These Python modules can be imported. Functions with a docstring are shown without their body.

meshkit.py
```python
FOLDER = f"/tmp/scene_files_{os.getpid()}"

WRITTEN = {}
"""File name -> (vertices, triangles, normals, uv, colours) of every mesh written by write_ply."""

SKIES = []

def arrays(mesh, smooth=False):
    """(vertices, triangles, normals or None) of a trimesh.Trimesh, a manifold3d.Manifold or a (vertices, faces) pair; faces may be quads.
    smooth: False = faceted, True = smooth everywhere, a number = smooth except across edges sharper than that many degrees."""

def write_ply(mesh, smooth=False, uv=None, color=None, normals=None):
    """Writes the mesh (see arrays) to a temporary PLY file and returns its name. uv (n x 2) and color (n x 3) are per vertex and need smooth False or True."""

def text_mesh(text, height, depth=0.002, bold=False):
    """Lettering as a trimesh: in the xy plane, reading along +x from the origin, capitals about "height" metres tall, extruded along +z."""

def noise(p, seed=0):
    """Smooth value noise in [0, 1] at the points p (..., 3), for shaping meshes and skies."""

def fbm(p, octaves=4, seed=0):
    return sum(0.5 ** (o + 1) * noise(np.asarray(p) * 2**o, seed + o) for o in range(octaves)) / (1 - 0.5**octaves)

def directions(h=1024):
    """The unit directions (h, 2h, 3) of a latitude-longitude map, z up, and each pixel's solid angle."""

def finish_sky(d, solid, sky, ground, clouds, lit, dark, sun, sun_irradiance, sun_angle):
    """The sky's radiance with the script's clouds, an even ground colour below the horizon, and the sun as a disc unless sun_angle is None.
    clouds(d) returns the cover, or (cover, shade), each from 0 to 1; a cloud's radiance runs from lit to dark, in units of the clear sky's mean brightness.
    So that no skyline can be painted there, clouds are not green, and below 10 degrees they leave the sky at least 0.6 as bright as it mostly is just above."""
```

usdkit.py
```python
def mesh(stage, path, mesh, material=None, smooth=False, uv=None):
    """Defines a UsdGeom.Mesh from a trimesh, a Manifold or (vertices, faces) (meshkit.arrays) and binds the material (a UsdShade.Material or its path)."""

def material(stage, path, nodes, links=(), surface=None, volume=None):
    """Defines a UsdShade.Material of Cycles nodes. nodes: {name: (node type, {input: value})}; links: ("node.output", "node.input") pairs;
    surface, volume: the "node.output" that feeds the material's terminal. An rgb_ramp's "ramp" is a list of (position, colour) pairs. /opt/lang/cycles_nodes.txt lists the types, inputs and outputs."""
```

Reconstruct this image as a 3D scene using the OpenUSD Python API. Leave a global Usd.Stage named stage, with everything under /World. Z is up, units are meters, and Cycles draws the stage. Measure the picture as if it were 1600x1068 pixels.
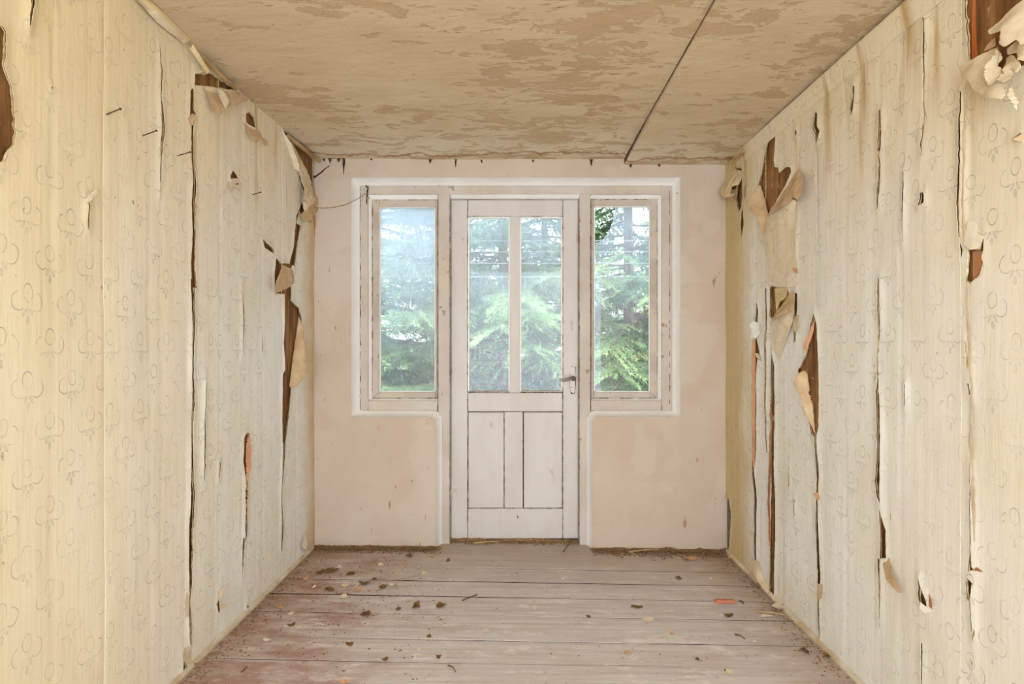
import math, random
import numpy as np, trimesh, shapely, manifold3d
from shapely.geometry import Polygon, MultiPolygon, box as sbox, LineString
from shapely.ops import unary_union
from pxr import Usd, UsdGeom, UsdLux, Gf, Sdf
import usdkit, meshkit

random.seed(7)
stage = Usd.Stage.CreateInMemory()
UsdGeom.SetStageUpAxis(stage, 'Z'); UsdGeom.SetStageMetersPerUnit(stage, 1.0)
UsdGeom.Xform.Define(stage, '/World'); UsdGeom.Scope.Define(stage, '/World/Looks')

# ---------------------------------------------------------------- camera, sky, exposure
F, CU, CV = 800.0, 811.0, 540.0          # focal length and vanishing point in pixels of the 1600 x 1068 frame
cam = UsdGeom.Camera.Define(stage, '/World/camera')
cam.AddTransformOp().Set(Gf.Matrix4d(1,0,0,0, 0,0,1,0, 0,-1,0,0, 0,0,0,1))   # at the origin, looking along +y
cam.CreateHorizontalApertureAttr(36.0); cam.CreateVerticalApertureAttr(36.0*1068/1600)
cam.CreateFocalLengthAttr(F*36/1600)
cam.CreateHorizontalApertureOffsetAttr(-(CU-800)*36/1600)
cam.CreateVerticalApertureOffsetAttr((CV-534)*36/1600)
cam.CreateClippingRangeAttr(Gf.Vec2f(0.02, 500)); cam.CreateFStopAttr(0)
cam.CreateExposureAttr(1.08)
sky = UsdLux.DomeLight.Define(stage, '/World/overcast_sky')
sky.CreateIntensityAttr(1.0); sky.CreateColorAttr(Gf.Vec3f(0.82, 0.905, 1.0))

# ---------------------------------------------------------------- helpers
taken = {}
def numbered(path):
    n = taken.get(path, 0); taken[path] = n+1
    return path if n == 0 else '%s_%03d' % (path, n)
def pth(o): return str(o.GetPath()) if o is not None else '/World'
def obj(name, mesh, mat, parent=None, smooth=30):
    return usdkit.mesh(stage, numbered(pth(parent)+'/'+name), mesh, M[mat], smooth=smooth).GetPrim()
def tag(o, label=None, cat=None, group=None, kind=None):
    for k, v in (('label', label), ('category', cat), ('group', group), ('kind', kind)):
        if v: o.SetCustomDataByKey(k, v)
    return o
def thing(name, label, cat, loc=(0,0,0), rz=0, group=None, kind=None):
    x = UsdGeom.Xform.Define(stage, numbered('/World/'+name))
    x.AddTranslateOp().Set(Gf.Vec3d(*loc)); x.AddRotateZOp().Set(rz)
    return tag(x.GetPrim(), label, cat, group, kind)
def dup(root, loc, rz, label, scale=1.0):
    was = root.GetCustomData(); base = root.GetName()
    x = UsdGeom.Xform.Define(stage, numbered('/World/'+base))
    x.GetPrim().GetReferences().AddInternalReference(root.GetPath())
    x.GetPrim().SetInstanceable(True)
    x.ClearXformOpOrder()
    ops = {o.GetOpName(): o for o in x.GetOrderedXformOps()}
    t = x.AddTranslateOp(); t.Set(Gf.Vec3d(*loc)); r = x.AddRotateZOp(); r.Set(rz); s = x.AddScaleOp(); s.Set(Gf.Vec3f(scale,)*3 if False else Gf.Vec3f(scale, scale, scale))
    return tag(x.GetPrim(), label, was['category'], was.get('group'))
def cat_(*ms):
    ms = [m for m in ms if m is not None and len(m.faces)]
    return trimesh.util.concatenate(ms)
def bbox(x0, x1, y0, y1, z0, z1, b=0.002):
    """a box with chamfered edges"""
    b = min(b, .4*min(x1-x0, y1-y0, z1-z0)); pts = []
    for sx in (0,1):
        for sy in (0,1):
            for sz in (0,1):
                c = np.array([(x0,x1)[sx], (y0,y1)[sy], (z0,z1)[sz]]); s = np.array([1-2*sx, 1-2*sy, 1-2*sz])*b
                for k in range(3):
                    d = s.copy(); d[k] = 0; pts.append(c+d)
    return trimesh.convex.convex_hull(np.array(pts))
def hull(pts): return trimesh.convex.convex_hull(np.array(pts, float))
def tube(pts, r, n=6, r2=None):
    pts = np.asarray(pts, float); k = len(pts); V, Fc = [], []
    rr = np.linspace(r, r if r2 is None else r2, k)
    up = np.array([.13,.21,.97])
    for i, p in enumerate(pts):
        t = pts[min(i+1,k-1)]-pts[max(i-1,0)]; t /= np.linalg.norm(t)
        a = np.cross(t, up if abs(t@up) < .95 else [1,0,0]); a /= np.linalg.norm(a); b = np.cross(t, a)
        for j in range(n):
            w = 2*math.pi*j/n; V.append(p+rr[i]*(math.cos(w)*a+math.sin(w)*b))
    for i in range(k-1):
        for j in range(n):
            a0, a1 = i*n+j, i*n+(j+1)%n
            Fc += [(a0,a0+n,a1),(a1,a0+n,a1+n)]
    V += [pts[0], pts[-1]]; c0, c1 = k*n, k*n+1
    for j in range(n):
        Fc += [(c0, j, (j+1)%n), (c1, (k-1)*n+(j+1)%n, (k-1)*n+j)]
    m = trimesh.Trimesh(V, Fc, process=False); 
    return m
def sr(r, g, b):
    f = lambda c: (c/255/12.92 if c/255 <= .04045 else ((c/255+.055)/1.055)**2.4)
    return (f(r), f(g), f(b))

# node graph builder
class G:
    def __init__(s): s.n, s.l, s.k = {}, [], 0
    def node(s, kind, out, **inp):
        s.k += 1; nm = 'n%d' % s.k; vals = {}
        for k, v in inp.items():
            if isinstance(v, str) and '.' in v and v.split('.')[0] in s.n: s.l.append((v, nm+'.'+k))
            else: vals[k] = v
        s.n[nm] = (kind, vals); return nm+'.'+out
    def m(s, op, a, b=0.0, c=0.0, clamp=False):
        return s.node('math', 'value', math_type=op, value1=a, value2=b, value3=c, use_clamp=clamp)
    def pos(s): return s.node('geometry', 'position')
    def xyz(s):
        p = s.node('separate_xyz', 'x', vector=s.pos()).split('.')[0]; return p+'.x', p+'.y', p+'.z'
    def scaled(s, sc, loc=(0,0,0)): return s.node('mapping', 'vector', vector=s.pos(), scale=sc, location=loc)
    def noise(s, sc, scale=1.0, detail=3, rough=.55, dist=0.0, loc=(0,0,0)):
        return s.node('noise_texture', 'fac', vector=s.scaled(sc, loc), scale=scale, detail=detail, roughness=rough, distortion=dist)
    def ramp01(s, v, a, b, t0=0.0, t1=1.0): return s.node('map_range', 'result', value=v, from_min=a, from_max=b, to_min=t0, to_max=t1, clamp=True)
    def mix(s, f, a, b, kind='mix'): return s.node('mix', 'color', mix_type=kind, fac=f, color1=a, color2=b)
    def bump(s, h, strength=.5, dist=.005, **k): return s.node('bump', 'normal', height=h, strength=strength, distance=dist, **k)
    def out(s, name, **p):
        b = s.node('principled_bsdf', 'BSDF', **p)
        return s.done(name, b)
    def done(s, name, surf): M[name] = usdkit.material(stage, '/World/Looks/'+name, s.n, s.l, surface=surf)
M = {}

# ---------------------------------------------------------------- materials
def motif(g, s, z, s0, z0):
    """outline print of an orchid-like flower in a half-drop repeat; s, z metres along and up the wall"""
    P, R, tot = .121, .211, None
    nz = g.noise((1,1,1), 14, 2); nz2 = g.noise((1,1,1), 11, 2, loc=(5,3,8))
    s = g.m('add', s, g.m('multiply', g.m('subtract', nz, .5), .012)); z = g.m('add', z, g.m('multiply', g.m('subtract', nz2, .5), .014))
    for h in (0, 1):
        x = g.m('subtract', g.m('floored_modulo', g.m('add', s, P/2-s0+h*P/2), P), P/2)
        y = g.m('subtract', g.m('floored_modulo', g.m('add', z, R/2-z0+h*R/2), R), R/2)
        ax = g.m('absolute', x)
        def ell(px, py, cx, cy, a, b, lw, fill=0):
            u = g.m('divide', g.m('subtract', px, cx), a); v = g.m('divide', g.m('subtract', py, cy), b)
            r = g.m('sqrt', g.m('multiply_add', u, u, g.m('multiply', v, v)))
            e = g.m('multiply', g.m('absolute', g.m('subtract', r, 1.0)), (a+b)/2/lw)
            e = g.m('subtract', 1.35, e, clamp=True)
            if fill: e = g.m('maximum', e, g.m('multiply', g.m('less_than', r, 1.0), fill))
            return e
        oval = ell(x, y, 0, 0, .0122, .0208, .0013)
        lobe = ell(ax, y, .0225, -.021, .0162, .0225, .0013)
        cut = g.m('add', g.m('multiply', g.m('subtract', ax, .0245), .95), g.m('multiply', g.m('subtract', 0.0015, y), .30))
        lobe = g.m('multiply', lobe, g.m('greater_than', cut, g.m('multiply', 0.0, 0.0)))
        tx = g.m('add', ax, g.m('multiply', g.m('add', y, .0475), .35))
        d1 = ell(tx, y, .0078, -.0475, .0034, .0085, .0010, .3)
        d2 = ell(x, y, 0, -.0645, .0034, .0090, .0010, .4)
        t = g.m('maximum', g.m('maximum', oval, lobe), g.m('maximum', d1, d2))
        tot = t if tot is None else g.m('maximum', tot, t)
    return tot

def wallpaper(name, side, seam, s0, z0, zstep, tan):
    g = G(); x, y, z = g.xyz()
    s = g.m('floored_modulo', g.m('subtract', y, seam), .548)
    k = g.m('floor', g.m('divide', g.m('subtract', y, seam), .548))
    zz = g.m('add', z, g.m('multiply', k, zstep))
    mt = motif(g, s, zz, s0, z0)
    fade = g.ramp01(g.noise((1,1,1), 22, 3), .36, .62, .10, .95)
    worn = g.ramp01(g.noise((1,1,.6), 3.2, 3, loc=(2,7,1)), .34, .56, .30, 1.0)
    mt = g.m('multiply', g.m('multiply', mt, fade), worn)
    streak = g.ramp01(g.noise((1,14,.55), 1.0, 4, .6), .36, .66)
    blot = g.ramp01(g.noise((1,1.2,.8), 1.7, 4, .6, loc=(3,1,4)), .42, .66)
    base = g.mix(streak, sr(238,236,233), sr(231,228,220))
    base = g.mix(g.m('multiply', blot, .5), base, sr(224,214,186))
    # warm light painted as yellow near front and ceiling; ochre paper in the corners
    warm_cast = g.ramp01(g.m('add', g.m('multiply', y, -1.0), g.m('multiply', g.noise((1,3,.5), 1.5, 3), .9)), -1.75 if side < 0 else -1.50, -.50 if side < 0 else -.35)
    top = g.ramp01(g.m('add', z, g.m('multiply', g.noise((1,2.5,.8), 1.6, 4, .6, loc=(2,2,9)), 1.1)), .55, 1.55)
    base = g.mix(g.m('multiply', top, .66), base, sr(224,202,158))  # dimmer, warmer light high on the wall, put into the paper colour
    base = g.mix(g.m('multiply', warm_cast, .82 if side < 0 else .50), base, sr(233,212,162))  # warm cast of the front light, put into the paper colour
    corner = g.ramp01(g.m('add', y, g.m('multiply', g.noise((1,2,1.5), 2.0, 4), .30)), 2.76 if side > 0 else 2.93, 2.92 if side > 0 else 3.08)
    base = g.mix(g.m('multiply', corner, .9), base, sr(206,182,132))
    # brown drip stains with an edge of their own
    drip = g.ramp01(g.noise((1,11,.9), 1.0, 3, .6, loc=(9,2,6)), .55, .66)
    high = g.ramp01(g.m('add', z, g.m('multiply', g.noise((1,5,1), 1.2, 2, loc=(4,4,4)), .5)), .75, 1.15)
    base = g.mix(g.m('multiply', g.m('multiply', drip, high), .8), base, sr(178,140,72))
    if tan: base = g.mix(g.m('multiply', g.ramp01(g.noise((1,1,1), 5, 3), .3, .6, .6, 1), .85), base, sr(218,196,160))
    thin = g.ramp01(g.noise((1,46,.6), 1.0, 3, .6, loc=(5,9,2)), .60, .70)
    base = g.mix(g.m('multiply', thin, .18), base, sr(196,178,138))
    speck = g.ramp01(g.noise((1,1,.6), 55, 2, loc=(1,8,3)), .73, .78)
    base = g.mix(g.m('multiply', speck, .55), base, sr(120,92,60))
    col = g.mix(g.m('multiply', mt, .72), base, sr(132,127,122))
    wr = g.noise((1,26,2.2), 1.0, 4, .6); fine = g.noise((1,1,1), 90, 3)
    bm = g.bump(g.m('add', wr, g.m('multiply', fine, .12)), .35, .006)
    g.out(name, base_color=col, roughness=.75, specular_ior_level=.25, normal=bm)
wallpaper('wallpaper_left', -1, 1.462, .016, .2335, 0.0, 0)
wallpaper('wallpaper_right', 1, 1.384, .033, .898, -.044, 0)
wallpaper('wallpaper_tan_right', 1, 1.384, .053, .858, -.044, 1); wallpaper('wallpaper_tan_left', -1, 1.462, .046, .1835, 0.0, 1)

def simple(name, c0, c1, sc=(1,1,1), scale=8, rough=.8, lo=.38, hi=.62, bs=.3, bd=.003, specks=None, extra=None):
    g = G(); n = g.noise(sc, scale, 4, .6)
    col = g.mix(g.ramp01(n, lo, hi), sr(*c0), sr(*c1))
    if specks:
        for (c, s2, t, amt, ms) in specks:
            k = g.ramp01(g.noise(ms, s2, 3, .6, loc=(s2,1,2)), t, t+.035)
            col = g.mix(g.m('multiply', k, amt), col, sr(*c))
    g.out(name, base_color=col, roughness=rough, specular_ior_level=.3, normal=g.bump(g.m('add', n, g.m('multiply', g.noise(sc, scale*6, 3), .3)), bs, bd))
simple('paper_back', (212,184,148), (196,162,122), scale=16, rough=.85, specks=[((150,104,66), 60, .72, .6, (1,1,1))])
simple('paper_back_pale', (222,206,176), (208,186,152), scale=14, rough=.85, specks=[((170,130,90), 40, .70, .5, (1,1,1))])
simple('paper_orange', (204,152,112), (184,124,84), sc=(1,1,.3), scale=18, rough=.85)
simple('paper_core', (228,210,164), (188,150,98), scale=45, rough=.9)
simple('plank_wood', (156,112,66), (104,66,34), sc=(1,7,.8), scale=4, rough=.8, bs=.6, bd=.006,
       specks=[((168,124,78), 5, .60, .7, (1,9,.9)), ((196,182,160), 26, .68, .7, (1,1,.5))])
simple('plank_orange', (206,128,58), (180,98,42), sc=(1,5,.4), scale=6, rough=.8)
simple('lath_wood', (190,160,112), (150,116,70), sc=(6,1,6), scale=6, rough=.8)
simple('lath_pale', (226,206,160), (204,176,122), sc=(6,1,6), scale=6, rough=.8, specks=[((150,112,60), 7, .62, .6, (5,1,5))])
simple('grey_render', (150,140,130), (104,96,90), scale=60, rough=.95, bs=.8, bd=.006)
simple('plaster_wall', (205,188,170), (198,179,159), sc=(1,1,1), scale=2.2, rough=.85, bs=.25, bd=.004,
       specks=[((210,198,182), 2.2, .52, .35, (1,1,.6)), ((194,172,150), 3.5, .58, .35, (.6,1,1)), ((96,66,40), 46, .725, .9, (1,1,.55)), ((140,104,72), 18, .69, .7, (1.6,1,.5))])
simple('reveal_white', (242,240,237), (236,231,225), scale=3, rough=.55, bs=.15,
       specks=[((150,118,76), 22, .70, .6, (1,1,1)), ((66,44,28), 40, .76, .9, (1,1,1))])
pt = [((206,192,168), 3.5, .56, .6, (1,1,1)), ((140,108,76), 15, .665, .7, (1,1,.7)), ((84,56,34), 34, .712, .9, (1,1,.5))]
simple('frame_paint', (204,193,183), (192,178,163), sc=(1,1,1), scale=3, rough=.5, bs=.2, bd=.002, specks=pt)
simple('door_paint', (215,208,202), (208,199,192), sc=(2,1,.6), scale=3, rough=.45, bs=.2, bd=.002, specks=[((84,56,34), 30, .745, .9, (1,1,.4)), ((186,166,146), 9, .66, .5, (1,1,.5))])
simple('sash_paint', (200,187,175), (184,168,152), sc=(1,1,1), scale=5, rough=.5, bs=.2, bd=.002, specks=pt)
simple('bead_white', (250,249,246), (244,242,237), scale=6, rough=.45, specks=[((84,60,40), 36, .75, .8, (1,1,1))])
simple('joint_dark', (58,40,26), (36,24,16), scale=30)
simple('rust', (96,58,38), (54,36,26), scale=120, rough=.8)
simple('dark_web', (84,62,38), (52,38,24), scale=90, rough=1)
simple('skirting_paint', (220,208,184), (196,176,142), sc=(2,1.5,2), scale=6, rough=.7, specks=[((112,84,54), 12, .62, .7, (1,1,1))])
simple('soil_ground', (96,104,58), (70,80,42), scale=2, rough=1)
simple('bark', (120,98,84), (74,58,48), sc=(1,1,.3), scale=12, rough=.95, bs=.8, bd=.02)
simple('concrete_cable', (200,204,206), (188,192,194), scale=3)
simple('brick_red', (200,128,104), (184,108,84), scale=40, rough=.9)
simple('scrap_paper', (232,220,198), (216,198,168), scale=30, rough=.9)
simple('dry_leaf', (132,100,58), (92,66,38), scale=40, rough=.85)
simple('tan_scrap', (222,170,124), (204,146,100), scale=40, rough=.85)
simple('splinter_wood', (204,176,132), (170,138,94), scale=30, rough=.85)
simple('twig_bark', (120,90,58), (84,60,38), scale=40, rough=.9)

# painted ceiling, the cream coat flaked off in ragged, sideways patches
def ceiling_mat():
    g = G(); x, y, z = g.xyz()
    a = g.noise((2.4,5.6,1), 2.1, 10, .70, .5); b = g.noise((5,15,1), 2.4, 6, .70, loc=(3,3,3)); big = g.noise((1.2,1.8,1), 1.3, 3, loc=(6,2,0))
    v = g.m('add', g.m('multiply', a, .66), g.m('add', g.m('multiply', b, .34), g.m('multiply', g.m('subtract', big, .5), .42)))
    gone = g.ramp01(v, .540, .549)
    cream = g.mix(g.ramp01(g.noise((1.2,3,1), 2.4, 5, .65, loc=(2,2,2)), .36, .66), sr(208,186,154), sr(198,174,140))
    bare = g.mix(g.ramp01(g.noise((1,2,1), 3, 4), .4, .65), sr(186,157,122), sr(194,166,132))
    col = g.mix(gone, cream, bare)
    near = g.ramp01(g.m('add', y, g.m('multiply', g.m('subtract', g.noise((2,2,1), 1.5, 4, .6, loc=(1,1,7)), .5), .8)), 2.45, 2.85)
    col = g.mix(g.m('multiply', near, g.m('multiply_add', gone, -.55, .7)), col, sr(222,210,182))
    edge = g.m('multiply', g.ramp01(v, .522, .538), g.ramp01(v, .558, .544))
    col = g.mix(g.m('multiply', edge, .20), col, sr(236,216,178))
    # water stain with a brown rim by the end wall
    st = g.m('add', y, g.m('multiply', g.m('subtract', g.noise((2.2,1,1), 1.6, 4, .6), .5), .34))
    rim = g.m('multiply', g.ramp01(st, 2.855, 2.872), g.ramp01(st, 2.892, 2.876))
    col = g.mix(g.m('multiply', rim, .75), col, sr(150,100,52))
    dot = g.ramp01(g.noise((1,1,1), 42, 2, loc=(7,0,0)), .775, .80)
    col = g.mix(g.m('multiply', dot, .7), col, sr(84,56,30))
    h = g.m('add', g.m('multiply', g.m('subtract', 1.0, gone), .6), g.m('multiply', g.noise((6,16,1), 2.0, 5, .65), .5))
    g.out('ceiling_paint', base_color=col, roughness=.85, specular_ior_level=.25, normal=g.bump(h, .7, .008))
ceiling_mat()

def floor_mat():
    g = G(); x, y, z = g.xyz(); r = g.node('object_info', 'random')
    grain = g.noise((1.1,22,1), 2.2, 6, .66, .2); wear = g.noise((1.6,3.0,1), 1.5, 5, .65, loc=(4,1,0))
    col = g.mix(g.ramp01(grain, .34, .66), sr(216,208,204), sr(190,180,174))
    col = g.mix(g.m('multiply', g.ramp01(r, 0, 1), .30), col, sr(200,188,180))
    # red-brown paint left along the left side
    left = g.ramp01(g.m('add', x, g.m('multiply', g.m('subtract', wear, .5), 1.9)), -.55, -.95)
    left = g.m('multiply', left, g.ramp01(g.noise((1,3,1), 3.4, 6, .7), .38, .55))
    col = g.mix(g.m('multiply', left, .75), col, sr(158,110,94))
    pk = g.ramp01(g.noise((1.5,4,1), 2.6, 6, .7, loc=(8,2,0)), .52, .66)
    col = g.mix(g.m('multiply', pk, .40), col, sr(196,168,156))
    pale = g.ramp01(g.noise((2,5,1), 3.0, 7, .75, loc=(1,5,0)), .55, .64)
    col = g.mix(g.m('multiply', pale, .7), col, sr(232,224,218))
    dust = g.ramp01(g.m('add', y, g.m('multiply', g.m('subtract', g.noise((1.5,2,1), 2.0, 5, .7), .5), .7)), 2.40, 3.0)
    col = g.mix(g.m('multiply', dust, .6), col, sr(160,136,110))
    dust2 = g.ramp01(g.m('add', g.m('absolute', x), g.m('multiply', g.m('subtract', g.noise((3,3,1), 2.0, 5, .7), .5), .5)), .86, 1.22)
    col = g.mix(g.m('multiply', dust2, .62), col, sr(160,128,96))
    speck = g.ramp01(g.noise((1,1,1), 48, 4, .7), .64, .70)
    col = g.mix(g.m('multiply', speck, .5), col, sr(92,70,52))
    g.out('floorboard', base_color=col, roughness=.62, specular_ior_level=.45, normal=g.bump(g.m('add', grain, g.m('multiply', pale, .2)), .4, .004))
floor_mat()

def pane_mat(name, haze, z_lo, z_hi, lo, hi, seed):
    g = G(); x, y, z = g.xyz()
    fr = g.node('fresnel', 'fac', IOR=1.45)
    clear = g.node('transparent_bsdf', 'BSDF', color=(.97,.985,.98)); gl = g.node('glossy_bsdf', 'BSDF', roughness=.03, color=(1,1,1))
    p1 = g.node('mix_closure', 'closure', fac=fr, closure1=clear, closure2=gl)
    d = g.node('diffuse_bsdf', 'BSDF', color=sr(216,226,238)); t = g.node('translucent_bsdf', 'BSDF', color=sr(218,232,250))
    dirt = g.node('mix_closure', 'closure', fac=.6, closure1=d, closure2=t)
    zz = g.m('add', z, g.m('multiply', g.m('subtract', g.noise((3,1,2), 1.5, 4, .6, loc=(seed,0,0)), .5), .35))
    f = g.ramp01(zz, z_lo, z_hi, lo, hi)
    f = g.m('multiply', f, g.ramp01(g.noise((9,1,3), 2.0, 5, .7, loc=(seed,2,0)), .3, .7, .8, 1.15))
    sp = g.ramp01(g.noise((1,1,.35), 50, 3, .6, loc=(seed,0,4)), .60, .74, 0, .22)
    f = g.m('add', f, sp, clamp=True)
    p2 = g.node('mix_closure', 'closure', fac=f, closure1=p1, closure2=dirt)
    g.done(name, p2)
pane_mat('pane_hazy', 1, -.10, .75, .10, .60, 1)
pane_mat('pane_door', 1, .15, .75, .035, .36, 4)
pane_mat('pane_right', 1, .0, .75, .04, .32, 9)

def leaf_mat(name, c0, c1, c2, age=False):
    g = G(); r = g.node('attribute', 'fac', attribute='age') if age else g.node('geometry', 'random_per_island'); n = g.noise((1,1,1), 1.3, 3)
    col = g.mix(r, sr(*c0), sr(*c1)); col = g.mix(g.ramp01(n, .4, .62, 0, .5), col, sr(*c2))
    p = g.node('principled_bsdf', 'BSDF', base_color=col, roughness=.6, specular_ior_level=.3)
    t = g.node('translucent_bsdf', 'BSDF', color=col)
    g.done(name, g.node('mix_closure', 'closure', fac=.3, closure1=p, closure2=t))
leaf_mat('needles', (54,80,58), (190,216,148), (104,136,104), True)
leaf_mat('autumn_leaves', (222,150,70), (190,180,80), (150,160,80))
def crumb_mat():
    g = G(); r = g.node('geometry', 'random_per_island')
    ramp = g.node('rgb_ramp', 'color', fac=r, interpolate=False, ramp=[(0, sr(134,104,70)), (.22, sr(160,126,86)), (.40, sr(104,78,54)), (.52, sr(190,160,116)), (.68, sr(226,212,188)), (.80, sr(172,124,84)), (.92, sr(206,138,102))])
    g.out('crumbs', base_color=ramp, roughness=.9)
crumb_mat()
g = G(); g.out('handle_metal', base_color=sr(138,132,126), metallic=.8, roughness=.35)
g = G(); g.out('handle_paint', base_color=sr(218,208,198), roughness=.45)

# ---------------------------------------------------------------- geometry of the place (eye at the origin)
D0 = 2.96                       # end wall
XL, XR = -1.188, 1.199          # papered side walls
YB = -1.3                      # where the modelled room stops, behind the eye
ZCL, ZCR, XJ = 1.082, 1.050, .610
def fz(x): return -1.171-.0109*x
def pw(u, v, y): return (u-CU)/F*y, y, (CV-v)/F*y
def fl(u, v):
    y = 1.171*F/((v-CV)-.0109*(u-CU)); return (u-CU)/F*y, y
def wl(side, u, v, off=0.0):
    """pixel on a side wall -> (distance along the wall, height)"""
    W = (XR if side > 0 else -XL)-off
    y = F*W/max(1e-3, (u-CU)*side); return y, (CV-v)/F*y
def to3(side, y, z, off):
    W = XR if side > 0 else -XL
    return np.stack([side*(W-off)*np.ones_like(y), y, z], -1)

# floor: boards running across the room
floor = thing('floor', 'worn grey and red-brown painted floorboards strewn with debris', 'floor', kind='structure')
lines = [3.16, 2.896, 2.692, 2.539, 2.384, 2.220, 2.032, 1.885, 1.72]
while lines[-1] > YB: lines.append(lines[-1]-.163)
rng = np.random.default_rng(3)
for i in range(len(lines)-1):
    x0, x1 = (XL-.02, XR+.02); gap = .0028+rng.uniform(0, .0016)
    nx = 24; xs = np.linspace(x0, x1, nx+1); tilt = -.0135*xs if i > 0 else -.0135*xs
    ya = lines[i]+tilt-gap/2; yb = lines[i+1]+tilt+gap/2
    ya = ya + .0012*np.sin(xs*3+i); yb = yb+.0012*np.sin(xs*4+i*2)
    dz = rng.uniform(-.0018, .0012); b = .0012
    prof = [(0,-.03,0),(0,-b,0),(b,0,0),(1,0,-b),(1,-b,0),(1,-.03,0)]
    V = []
    for k in range(nx+1):
        zc = fz(xs[k])+dz+.0012*math.sin(xs[k]*2.3+i*1.7)
        for (e, zz, d2) in prof:
            yy = (yb[k] + (e if e < .5 else 0)) if e < .5 else (ya[k]+d2)
            V.append((xs[k], yy, zc+zz))
    n = len(prof); Fc = []
    for k in range(nx):
        for j in range(n-1):
            a = k*n+j; Fc += [(a, a+n, a+1), (a+1, a+n, a+n+1)]
    Fc = [(f[0], f[2], f[1]) for f in Fc]
    mesh = trimesh.Trimesh(V, Fc, process=False)
    if mesh.face_normals[:, 2].mean() < 0: mesh.invert()
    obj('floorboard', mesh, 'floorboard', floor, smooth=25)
for i in range(1, len(lines)-1):
    xs = np.linspace(XL, XR, 25); wd = .0010+.0026*meshkit.fbm(np.c_[xs*5, np.full(25, i*3.), 0*xs], 2)*(1.6 if i in (3, 4, 7) else .9)
    yc = lines[i]-.0135*xs+.0012*np.sin(xs*3+i); zc = np.array([fz(q) for q in xs])-.0012
    V = [(xs[k], yc[k]+e*wd[k], zc[k]+h) for k in range(25) for e, h in ((-.9,-.004),(-.8,0),(.8,0),(.9,-.004))]
    Fc = [t for k in range(24) for j in range(3) for t in ((k*4+j, k*4+4+j, k*4+1+j), (k*4+1+j, k*4+4+j, k*4+5+j))]
    mesh = trimesh.Trimesh(V, Fc, process=False)
    if mesh.face_normals[:, 2].mean() < 0: mesh.invert()
    obj('joint_dirt', mesh, 'joint_dark', floor)
obj('joist_bed', bbox(XL-.02, XR+.02, YB, 3.16, fz(0)-.09, fz(0)-.045), 'joint_dark', floor)

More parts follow.
